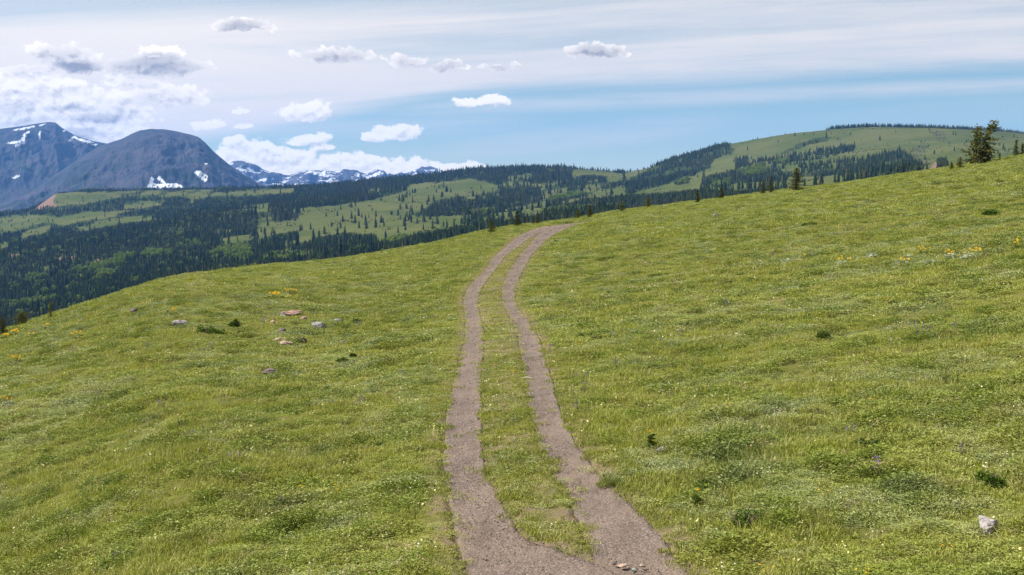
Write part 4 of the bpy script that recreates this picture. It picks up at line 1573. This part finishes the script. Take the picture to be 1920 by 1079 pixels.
def forest_density(px, py, r):
    """0..1 chance that ground seen at this place carries conifers"""
    jx = px + 9 * fbm(px / 14, py / 5, 3, 201)
    jy = py + 5 * fbm(px / 14 + 40, py / 5, 3, 203)
    left = jx < 1172 - 0.0 * jy
    cl = any_poly(jx, jy, CLEAR)
    d = np.where(left & ~cl, 1.0, 0.0)
    holes = fbm(px / 70 + 11, (py + 0.13 * px) / 9, 4, 331)
    d = np.where(left & ~cl & (holes > np.where((py > 415) & (px < 520), 0.27, 0.17)) & (r < TRIDGE - 60), 0.03, d)
    d = np.where(left & cl, 0.012, d)
    right = ~left
    rf = any_poly(jx, jy, RIGHTFOREST)
    sp = any_poly(jx, jy, SPARSE)
    d = np.where(right, 0.005, d)
    d = np.where(right & sp, 0.28, d)
    d = np.where(right & rf, 0.95, d)
    d = np.where(in_poly(jx, jy, BELT) & (r < 2000), 0.9, d)
    d = np.where((r > TRIDGE + 15) & (r < 3850), np.where((px > 1548), 1.0, np.where(px > 1372, 0.0, np.where(px < 1190, 0.8, 0.4))), d)
    return d


# ---- hills sheet
hpx, hpy = project(hx, hy, HZ)
fd = forest_density(hpx, hpy, hrg)
scr = any_poly(hpx + 3 * fbm(hpx / 3, hpy / 3, 2, 5), hpy, SCREE) * 1.0
scrub = any_poly(hpx + 12 * fbm(hpx / 6, hpy / 4, 3, 7), hpy + 5 * fbm(hpx / 6, hpy / 4, 3, 8), SCRUB) * 1.0
vis = (hrg > 900) & (hrg < TRIDGE + 30)
M_HILL, nt = material("hill_ground")
p = nt.pos()
flat = nt.v('MULTIPLY', p, (1, 1, 0.2))
n1 = nt.noise(flat, 0.006, 4, 0.6)
n2 = nt.noise(flat, 0.035, 4, 0.65)
n3 = nt.noise(flat, 0.15, 3, 0.6)
c = nt.mix(nt.ss(n1, 0.38, 0.62), (0.050, 0.068, 0.019), (0.078, 0.086, 0.030))
c = nt.mix(nt.m('MULTIPLY', nt.ss(n2, 0.50, 0.70), 0.6), c, (0.088, 0.084, 0.042))
c = nt.mix(nt.m('MULTIPLY', nt.ss(n3, 0.52, 0.70), 0.45), c, (0.036, 0.058, 0.016))
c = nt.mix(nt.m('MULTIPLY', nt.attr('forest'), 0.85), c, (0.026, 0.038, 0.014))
c = nt.mix(nt.attr('scree'), c, nt.mix(n2, (0.17, 0.10, 0.075), (0.12, 0.09, 0.075)))
c = nt.mix(nt.m('MULTIPLY', nt.attr('scrub'), 0.35), c, (0.050, 0.050, 0.040))
finish_principled(nt, c, 1.0, None, 0.0)
me = mesh_np("hills", np.stack([hx, hy, HZ], -1), grid_faces(*hx.shape), [M_HILL], True)
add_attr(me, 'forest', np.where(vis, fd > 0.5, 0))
add_attr(me, 'scree', np.where(vis, scr, 0))
add_attr(me, 'scrub', np.where(vis, scrub, 0))
tag(link("hills", me), "wooded hills and grassy slopes beyond the meadow", None, None, 'structure')


# ---- far trees
def far_conifer(seed, slim=0.34, tiers=10):
    rng = np.random.default_rng(seed)
    V, F = [], []
    for i in range(tiers):
        t = 0.06 + 0.90 * i / (tiers - 1)
        z = t
        rad = slim * 0.5 * (1 - t) ** 0.75 * rng.uniform(0.8, 1.15) + 0.012
        if i == 0:
            rad *= 0.8
        m = 7 if i < tiers - 2 else 5
        a0 = rng.uniform(0, 6.28)
        for k in range(m):
            a = a0 + 2 * PI * k / m + rng.normal(0, 0.2)
            L = rad * rng.uniform(0.65, 1.25)
            hw = L * 0.45 + 0.01
            tip = (L * math.cos(a), L * math.sin(a), z - 0.07 * rng.uniform(0.3, 1.2))
            top = (0, 0, z + 0.13)
            l = (-hw * math.sin(a) * 0.8 + 0.3 * tip[0], hw * math.cos(a) * 0.8 + 0.3 * tip[1], z - 0.02)
            q = (hw * math.sin(a) * 0.8 + 0.3 * tip[0], -hw * math.cos(a) * 0.8 + 0.3 * tip[1], z - 0.02)
            b = len(V)
            V += [top, l, tip, q]
            F += [(b, b + 1, b + 2), (b, b + 2, b + 3)]
    v, f = tube((0, 0, -0.08), (0, 0, 0.5), 0.016, 0.008, 4)
    b = len(V)
    V += [tuple(q) for q in v]
    for q in f:
        F += [(q[0] + b, q[1] + b, q[2] + b), (q[0] + b, q[2] + b, q[3] + b)]
    return mesh_np("conifer", V, [F], [M_FARNEEDLE])


def far_aspen(seed, mat=None):
    rng = np.random.default_rng(seed)
    V, F = [], []
    for _ in range(7):
        c0 = np.array([rng.normal(0, 0.22), rng.normal(0, 0.22), rng.uniform(0.35, 0.85)])
        for k in range(34):
            d = rng.normal(size=3); d /= np.linalg.norm(d)
            q = c0 + d * rng.uniform(0.10, 0.22)
            a = np.cross(d, rng.normal(size=3)); a /= np.linalg.norm(a)
            e = np.cross(d, a) + d * rng.normal(0, 0.4)
            s = rng.uniform(0.05, 0.09)
            b = len(V)
            V += [q - a * s, q - e * s * 0.8, q + a * s, q + e * s * 0.8]
            F.append((b, b + 1, b + 2, b + 3))
    v, f = tube((0, 0, -0.05), (0, 0, 0.6), 0.03, 0.015, 4)
    b = len(V)
    V += [tuple(q) for q in v]
    F += [tuple(x + b for x in q) for q in f]
    return mesh_np("aspen", V, [F], [mat or M_ASPEN])


FARC = [far_conifer(1, 0.30, 10), far_conifer(2, 0.36, 10), far_conifer(3, 0.26, 11), far_conifer(4, 0.44, 9), far_conifer(5, 0.33, 12)]
FARA = [far_aspen(1), far_aspen(2), far_aspen(3)]
FARS = [far_aspen(7, M_FARSCRUB), far_aspen(8, M_FARSCRUB)]


def far_forest():
    n = 160000
    q = 0.75                                                # density ~ r**-1.25 per square metre
    u = RNG.uniform(size=n)
    r = (850 ** q + u * (3860 ** q - 850 ** q)) ** (1 / q)
    t = RNG.uniform(math.radians(-26), math.radians(26), n)
    x, y = r * np.sin(t), r * np.cos(t)
    z = hills_z(x, y)
    px, py = project(x, y, z)
    hm = np.interp(px, [0, 400, 560, 700, 1200, 1920], [6.6, 7.4, 9.2, 10.2, 9.4, 9.4])
    h = hm * np.exp(RNG.normal(0, 0.24, n))
    h = np.clip(np.where(RNG.uniform(size=n) < 0.15, h * 0.6, h), 2.5, 20)
    top = py - 0.85 * h / r * FPX
    d = forest_density(px, py, r)
    d = np.where(r < TRIDGE, np.minimum(d, np.where((px < 1172) | (top > np.interp(px, [q[0] for q in RIDGE], [q[1] for q in RIDGE]) + 1), forest_density(px, top, r), d)), d)
    d = np.where(any_poly(px, py, SPARSE) & (px > 1172), np.maximum(d, 0.28), d)
    clump = fbm(x / 60, y / 60, 3, 301)
    d = np.where((d > 0.3) & (d < 0.99), np.clip(d + clump * np.where(px > 1172, 3.2, 1.6), 0, 1), d)
    d = np.where((d > 0.005) & (d < 0.3), np.where(clump > 0.12, d * 4, d * 0.5), d)
    acc = RNG.uniform(size=n) < d
    asp = any_poly(px + 6 * fbm(px / 8, py / 4, 2, 311), py - 4 + 4 * fbm(px / 8, py / 4, 2, 313), ASPEN)
    scr_ = any_poly(px, py, SCREE)
    hid = py > np.interp(px, [q[0] for q in CREST], [q[1] for q in CREST]) + 16
    acc &= ~scr_ & ~hid
    ac2 = RNG.uniform(size=n) < 0.8
    con = acc & ~(asp & (RNG.uniform(size=n) < 0.9))
    h = h * np.where(d < 0.3, np.where(px < 1172, 1.0, 0.85), 1.0)
    cx_, cy_, cz_, ch, cr = x[con], y[con], z[con], h[con], r[con]
    cpx, cpy = px[con], py[con]
    pix = ch / cr * FPX
    seen = (cpy - pix * 0.45) < np.interp(cpx, [q[0] for q in CREST], [q[1] for q in CREST]) - 2
    infr = (cpx > 4) & (cpx < 1916)
    score = np.where(seen & infr, pix, 0)
    # lone trees on open grass read best: favour them a little
    score = score * np.where(d[con] < 0.35, 1.25, 1.0)
    order = np.argsort(-score)
    N_IND = 255
    ind, rest = order[:N_IND], order[N_IND:]
    # labels by where they stand
    def label_of(X, Y):
        if X < 560:
            return "small dark conifer at the near edge of the valley forest below the left crest", "conifers at the near edge of the left valley forest"
        if X < 735:
            return "dark conifer in the dense stand below the pale grassy slope", "conifers in the dense stand below the grassy slope"
        if X < 1130:
            return ("dark conifer in the belt just beyond the crest left of the far bend", "conifers in the belt beyond the crest near the bend") if Y > 380 else ("lone dark conifer on the pale grassy slope left of centre", "lone conifers on the pale grassy slope")
        if Y > np.interp(X, [1100, 1920], [372, 280]):
            return "slim dark conifer in the long belt just beyond the right crest", "conifers in the long belt beyond the right crest"
        return "dark conifer scattered on the big green hill at the right", "conifers on the big green hill"
    for i in ind:
        o = bpy.data.objects.new("conifer_tree", FARC[int(RNG.integers(0, 5))])
        COL.objects.link(o)
        o.location = (cx_[i], cy_[i], cz_[i] - 0.1)
        s = float(ch[i])
        sw = s * float(RNG.uniform(0.85, 1.25)) * (1.45 if d[con][i] < 0.35 else 1.0)
        o.scale = (sw, sw, s)
        o.rotation_euler = (0, 0, float(RNG.uniform(0, 6.28)))
        lb, gp = label_of(cpx[i], cpy[i])
        tag(o, lb, "conifer tree", gp)
    nr_ = 1500                                               # the wood standing just behind the right-hand hilltop
    pr_ = RNG.uniform(1552, 1960, nr_)
    tr_ = np.arctan2((pr_ - CX) / FPX, 1.0)
    rr_ = RNG.uniform(TRIDGE + 8, TRIDGE + 90, nr_)
    ex, ey = rr_ * np.sin(tr_), rr_ * np.cos(tr_)
    ez = hills_z(ex, ey)
    cx_, cy_, cz_ = np.concatenate([cx_, ex]), np.concatenate([cy_, ey]), np.concatenate([cz_, ez])
    ch = np.concatenate([ch, RNG.uniform(10, 18, nr_)])
    rest = np.concatenate([rest, np.arange(len(ch) - nr_, len(ch))])
    k = len(rest)
    lone = np.concatenate([np.where(d[con] < 0.35, 1.45, 1.0), np.ones(nr_)])
    sw = ch[rest] * RNG.uniform(0.9, 1.35, k) * lone[rest]
    scatter("conifer_forest", np.stack([cx_[rest], cy_[rest], cz_[rest] - 0.1], 1), np.stack([sw, sw, ch[rest]], 1),
            np.stack([RNG.normal(0, 0.02, k), RNG.normal(0, 0.02, k), RNG.uniform(0, 6.28, k)], 1), RNG.integers(0, 5, k), FARC)
    am = asp & ~hid & (RNG.uniform(size=n) < 0.9)
    extra = acc & ~am & (px < 1000) & (RNG.uniform(size=n) < 0.02)
    am |= extra
    ax, ay_, az_ = x[am], y[am], z[am]
    k = len(ax)
    s = RNG.uniform(4.5, 9.5, k)
    s2 = s * RNG.uniform(0.9, 1.3, k)
    scatter("aspen_thicket", np.stack([ax, ay_, az_], 1), np.stack([s2, s2, s], 1), np.stack([ax * 0, ax * 0, RNG.uniform(0, 6.28, k)], 1), RNG.integers(0, 3, k), FARA)
    # low dark scrub dotted over the open slopes
    q_ = 60000
    u = RNG.uniform(size=q_)
    r3 = (900 ** 0.9 + u * (TRIDGE ** 0.9 - 900 ** 0.9)) ** (1 / 0.9)
    t3 = RNG.uniform(math.radians(-25), math.radians(25), q_)
    x3, y3 = r3 * np.sin(t3), r3 * np.cos(t3)
    z3 = hills_z(x3, y3)
    p3, v3 = project(x3, y3, z3)
    d3 = forest_density(p3, v3, r3)
    sc3 = any_poly(p3 + 10 * fbm(p3 / 6, v3 / 4, 3, 7), v3 + 5 * fbm(p3 / 6, v3 / 4, 3, 8), SCRUB)
    cl3 = fbm(x3 / 45, y3 / 45, 4, 341)
    ok = (d3 < 0.5) & (RNG.uniform(size=q_) < np.where(sc3, 0.6, np.clip(cl3 * 3.0 - 0.25, 0, 0.6))) & (v3 < np.interp(p3, [q[0] for q in CREST], [q[1] for q in CREST]) + 6)
    x3, y3, z3 = x3[ok], y3[ok], z3[ok]
    k3 = len(x3)
    s3 = np.exp(RNG.normal(math.log(1.5), 0.35, k3))
    scatter("hillside_scrub", np.stack([x3, y3, z3 - 0.2 * s3], 1), np.stack([s3 * 1.5, s3 * 1.5, s3], 1), np.stack([x3 * 0, x3 * 0, RNG.uniform(0, 6.28, k3)], 1), RNG.integers(0, 2, k3), FARS)
    print("scrub", k3)
    print("far conifers", len(cx_), "aspens", k)


far_forest()


# ------------------------------------------------------------------ mountains
def mountain(name, sky_pts, foot_y, r_ridge, r_foot, mat, label, seed, amp, snow=None, px0=None, px1=None, ncol=520, nrow=170, prof=0.8, gul=1.0):
    xs = np.array([q[0] for q in sky_pts], float)
    ys = np.array([q[1] for q in sky_pts], float)
    t, tn = pix_polar(xs, ys)
    T = np.linspace(t[0], t[-1], ncol)
    ridge = np.interp(T, t, tn)
    kk = np.hanning(7); kk /= kk.sum()
    ridge = np.convolve(np.pad(ridge, 3, mode='edge'), kk, 'valid')
    _, ft = pix_polar(CX, foot_y)
    zf = CAMZ + r_foot * float(ft)
    # the ridge line wanders in distance so that spurs run out towards the viewer
    wander = fbm(T * 26 + seed, T * 0 + 3.3, 3, seed) * 0.12
    RRg = r_ridge * (1 + wander)
    zr = CAMZ + RRg * ridge
    u = np.concatenate([np.linspace(0, 1, nrow), np.linspace(1.02, 1.5, 12)])
    uu, TT = np.meshgrid(u, T, indexing='ij')
    R2 = r_foot + (RRg[None] - r_foot) * uu
    up = np.clip(uu, 0, 1) ** prof
    Z = zf + (zr[None] - zf) * up
    back = np.clip(uu - 1, 0, 1)
    Z = Z - back * 2.2 * (zr[None] - zf)
    X, Y = R2 * np.sin(TT), R2 * np.cos(TT)
    env = np.clip(uu, 0, 1) * np.clip(1 - uu, 0, 1) * 4
    L = r_ridge * 0.03
    ridged = 0.5 - np.abs(fbm(X / L, Y / (L * 2.5), 5, seed + 5, 0.55)) * 2
    Z = Z + amp * env * (ridged * gul + 0.8 * fbm(X / (L * 3), Y / (L * 3), 4, seed + 9))
    gully = 0.5 - np.abs(fbm(TT * 95 + 0.6 * fbm(X / L, Y / L, 3, seed + 3), uu * 2.2, 4, seed + 21, 0.55)) * 2   # chutes that run down the slope
    Z = Z + amp * 0.24 * env * gully
    Z = Z + amp * 0.12 * fbm(X / (L * 0.25), Y / (L * 0.25), 4, seed + 13) * np.clip(uu * 0 + 0.3 + env, 0, 1)
    me = mesh_np(name, np.stack([X, Y, Z], -1), grid_faces(*X.shape), [mat], True)
    px, py = project(X, Y, Z)
    if snow is not None:
        jx = px + 2.5 * fbm(px / 3, py / 3, 3, 17)
        jy = py + 2.0 * fbm(px / 3, py / 3, 3, 19)
        er = fbm(px / 5, py / 3, 4, 23)
        add_attr(me, 'snow', (any_poly(jx, jy, snow) & (uu <= 1.03) & (er > -0.16)) * 1.0)
    tag(link(name, me), label, None, None, 'structure')


def rock_mat(name, c1, c2, c3, green, snowcover=None):
    m, nt = material(name)
    p_ = nt.pos()
    n1_ = nt.noise(p_, 0.0016, 5, 0.6)
    n2_ = nt.noise(nt.v('MULTIPLY', p_, (1, 0.4, 2.2)), 0.006, 5, 0.65)
    n3_ = nt.noise(p_, 0.02, 4, 0.65)
    c_ = nt.mix(nt.ss(n1_, 0.38, 0.62), c1, c2)
    c_ = nt.mix(nt.m('MULTIPLY', nt.ss(n2_, 0.44, 0.60), 0.8), c_, c3)
    c_ = nt.mix(nt.m('MULTIPLY', nt.ss(n3_, 0.50, 0.68), 0.35), c_, tuple(q * 0.6 for q in c3))
    zz = nt.sep(p_)[2]
    if green:
        gm = nt.m('MULTIPLY', nt.ss(nt.noise(p_, 0.0035, 4, 0.6), 0.50, 0.60), nt.ss(zz, 420.0, 120.0))
        c_ = nt.mix(nt.m('MULTIPLY', gm, 0.85), c_, green)
    if snowcover is not None:
        sn_ = nt.noise(nt.v('MULTIPLY', p_, (1, 0.5, 2.5)), 0.0042, 6, 0.68)
        nz = nt.sep(nt.new('ShaderNodeNewGeometry').outputs['Normal'])[2]
        f_ = nt.ss(nt.m('ADD', sn_, nt.m('MULTIPLY', nz, 0.25)), snowcover - 0.03, snowcover + 0.03)
        c_ = nt.mix(f_, c_, (0.46, 0.48, 0.53))
    else:
        c_ = nt.mix(nt.attr('snow'), c_, (0.52, 0.55, 0.60))
    finish_principled(nt, c_, 0.95, None, 0.1)
    return m


M_MT1 = rock_mat("brown_mountain_rock", (0.047, 0.042, 0.050), (0.032, 0.032, 0.042), (0.015, 0.021, 0.034), (0.014, 0.022, 0.014))
M_MT2 = rock_mat("far_mountain_rock", (0.038, 0.036, 0.042), (0.027, 0.028, 0.035), (0.014, 0.019, 0.030), (0.026, 0.036, 0.022))
M_MT3 = rock_mat("snowy_mountain_rock", (0.060, 0.055, 0.060), (0.04, 0.040, 0.050), (0.025, 0.027, 0.040), None, 0.765)
SN = [P3(0, 200, 3, q) for q in (
    [(85, 225), (90, 210), (30, 207), (80, 195), (115, 190), (130, 160), (160, 135), (168, 145), (138, 185), (152, 205), (122, 212), (102, 234)],
    [(385, 192), (415, 163), (440, 180), (480, 185), (535, 203), (490, 207), (430, 184), (395, 197)], [(340, 137), (372, 130), (360, 144)],
    [(830, 452), (850, 398), (865, 402), (872, 435), (920, 435), (880, 405), (900, 393), (937, 435), (1000, 433), (1040, 456), (900, 463)],
    [(1088, 370), (1115, 358), (1150, 378), (1174, 400), (1155, 424), (1130, 407)], [(1143, 320), (1167, 318), (1160, 329)], [(68, 402), (95, 385), (122, 389), (85, 406)],
    [(70, 132), (190, 108), (200, 117), (90, 137)], [(215, 108), (262, 93), (230, 114)], [(508, 212), (552, 211), (540, 222)], [(218, 140), (230, 138), (228, 180), (220, 182)])]
mountain("mountain", [(-420, 330), (-260, 290), (-120, 262), (-40, 248), (0, 242), (40, 237), (75, 231), (92, 229), (104, 230), (116, 240), (140, 254), (165, 262), (185, 267), (215, 272), (250, 290), (300, 330), (350, 380)],
         440, 9800, 7600, M_MT2, "brown mountain peak with snow streaks", 31, 150, SN, ncol=620, prof=0.75)
mountain("mountain", [(-300, 440), (-150, 420), (0, 388), (70, 352), (130, 310), (180, 278), (205, 268), (225, 262), (245, 252), (262, 245), (280, 242), (310, 243), (330, 246), (355, 252), (372, 257), (384, 267), (400, 284), (420, 301), (440, 317), (470, 335), (500, 351), (540, 372), (600, 402)],
         440, 8000, 5600, M_MT1, "rounded brown mountain dome with snow patches", 37, 95, SN, ncol=760, prof=0.85)
mountain("snowy_mountains", [(330, 360), (400, 318), (430, 306), (455, 304), (475, 309), (492, 319), (520, 327), (545, 329), (575, 324), (600, 326), (625, 322), (650, 320), (668, 323), (688, 331), (700, 322), (708, 319), (718, 321), (726, 331), (745, 330), (760, 328), (778, 320), (792, 314), (806, 312), (820, 316), (850, 330), (900, 345), (1000, 360)],
         400, 12600, 10200, M_MT3, "distant snow-covered mountain range", 43, 150, None, ncol=700, nrow=120, prof=0.8, gul=1.3)

# ------------------------------------------------------------------ air
hm_, nt = material("haze")
pv = nt.new('ShaderNodeVolumePrincipled')
pv.inputs['Color'].default_value = (0.15, 0.40, 1.0, 1)
pv.inputs['Density'].default_value = 4.3e-5
pv.inputs['Anisotropy'].default_value = 0.2
o_ = nt.new('ShaderNodeOutputMaterial')
nt.t.links.new(pv.outputs[0], o_.inputs['Volume'])
x0, x1, y0, y1 = -8200.0, 8200.0, -700.0, 14800.0
z0, z1 = float(min(HZ.min(), -700)) - 60.0, 900.0
V = [(x, y, z) for z in (z0, z1) for (x, y) in ((x0, y0), (x1, y0), (x1, y1), (x0, y1))]
F = [(3, 2, 1, 0), (4, 5, 6, 7), (0, 1, 5, 4), (1, 2, 6, 5), (2, 3, 7, 6), (3, 0, 4, 7)]
tag(link("haze", mesh_np("haze", V, [F], [hm_])), "thin blue air", None, None, 'stuff')
for _o in bpy.data.objects:
    if _o.type == 'MESH' and _o.name.startswith(("mountain", "snowy")):
        co = np.zeros(len(_o.data.vertices) * 3, np.float32); _o.data.vertices.foreach_get('co', co)
        co = co.reshape(-1, 3); print(_o.name, co.min(0), co.max(0))
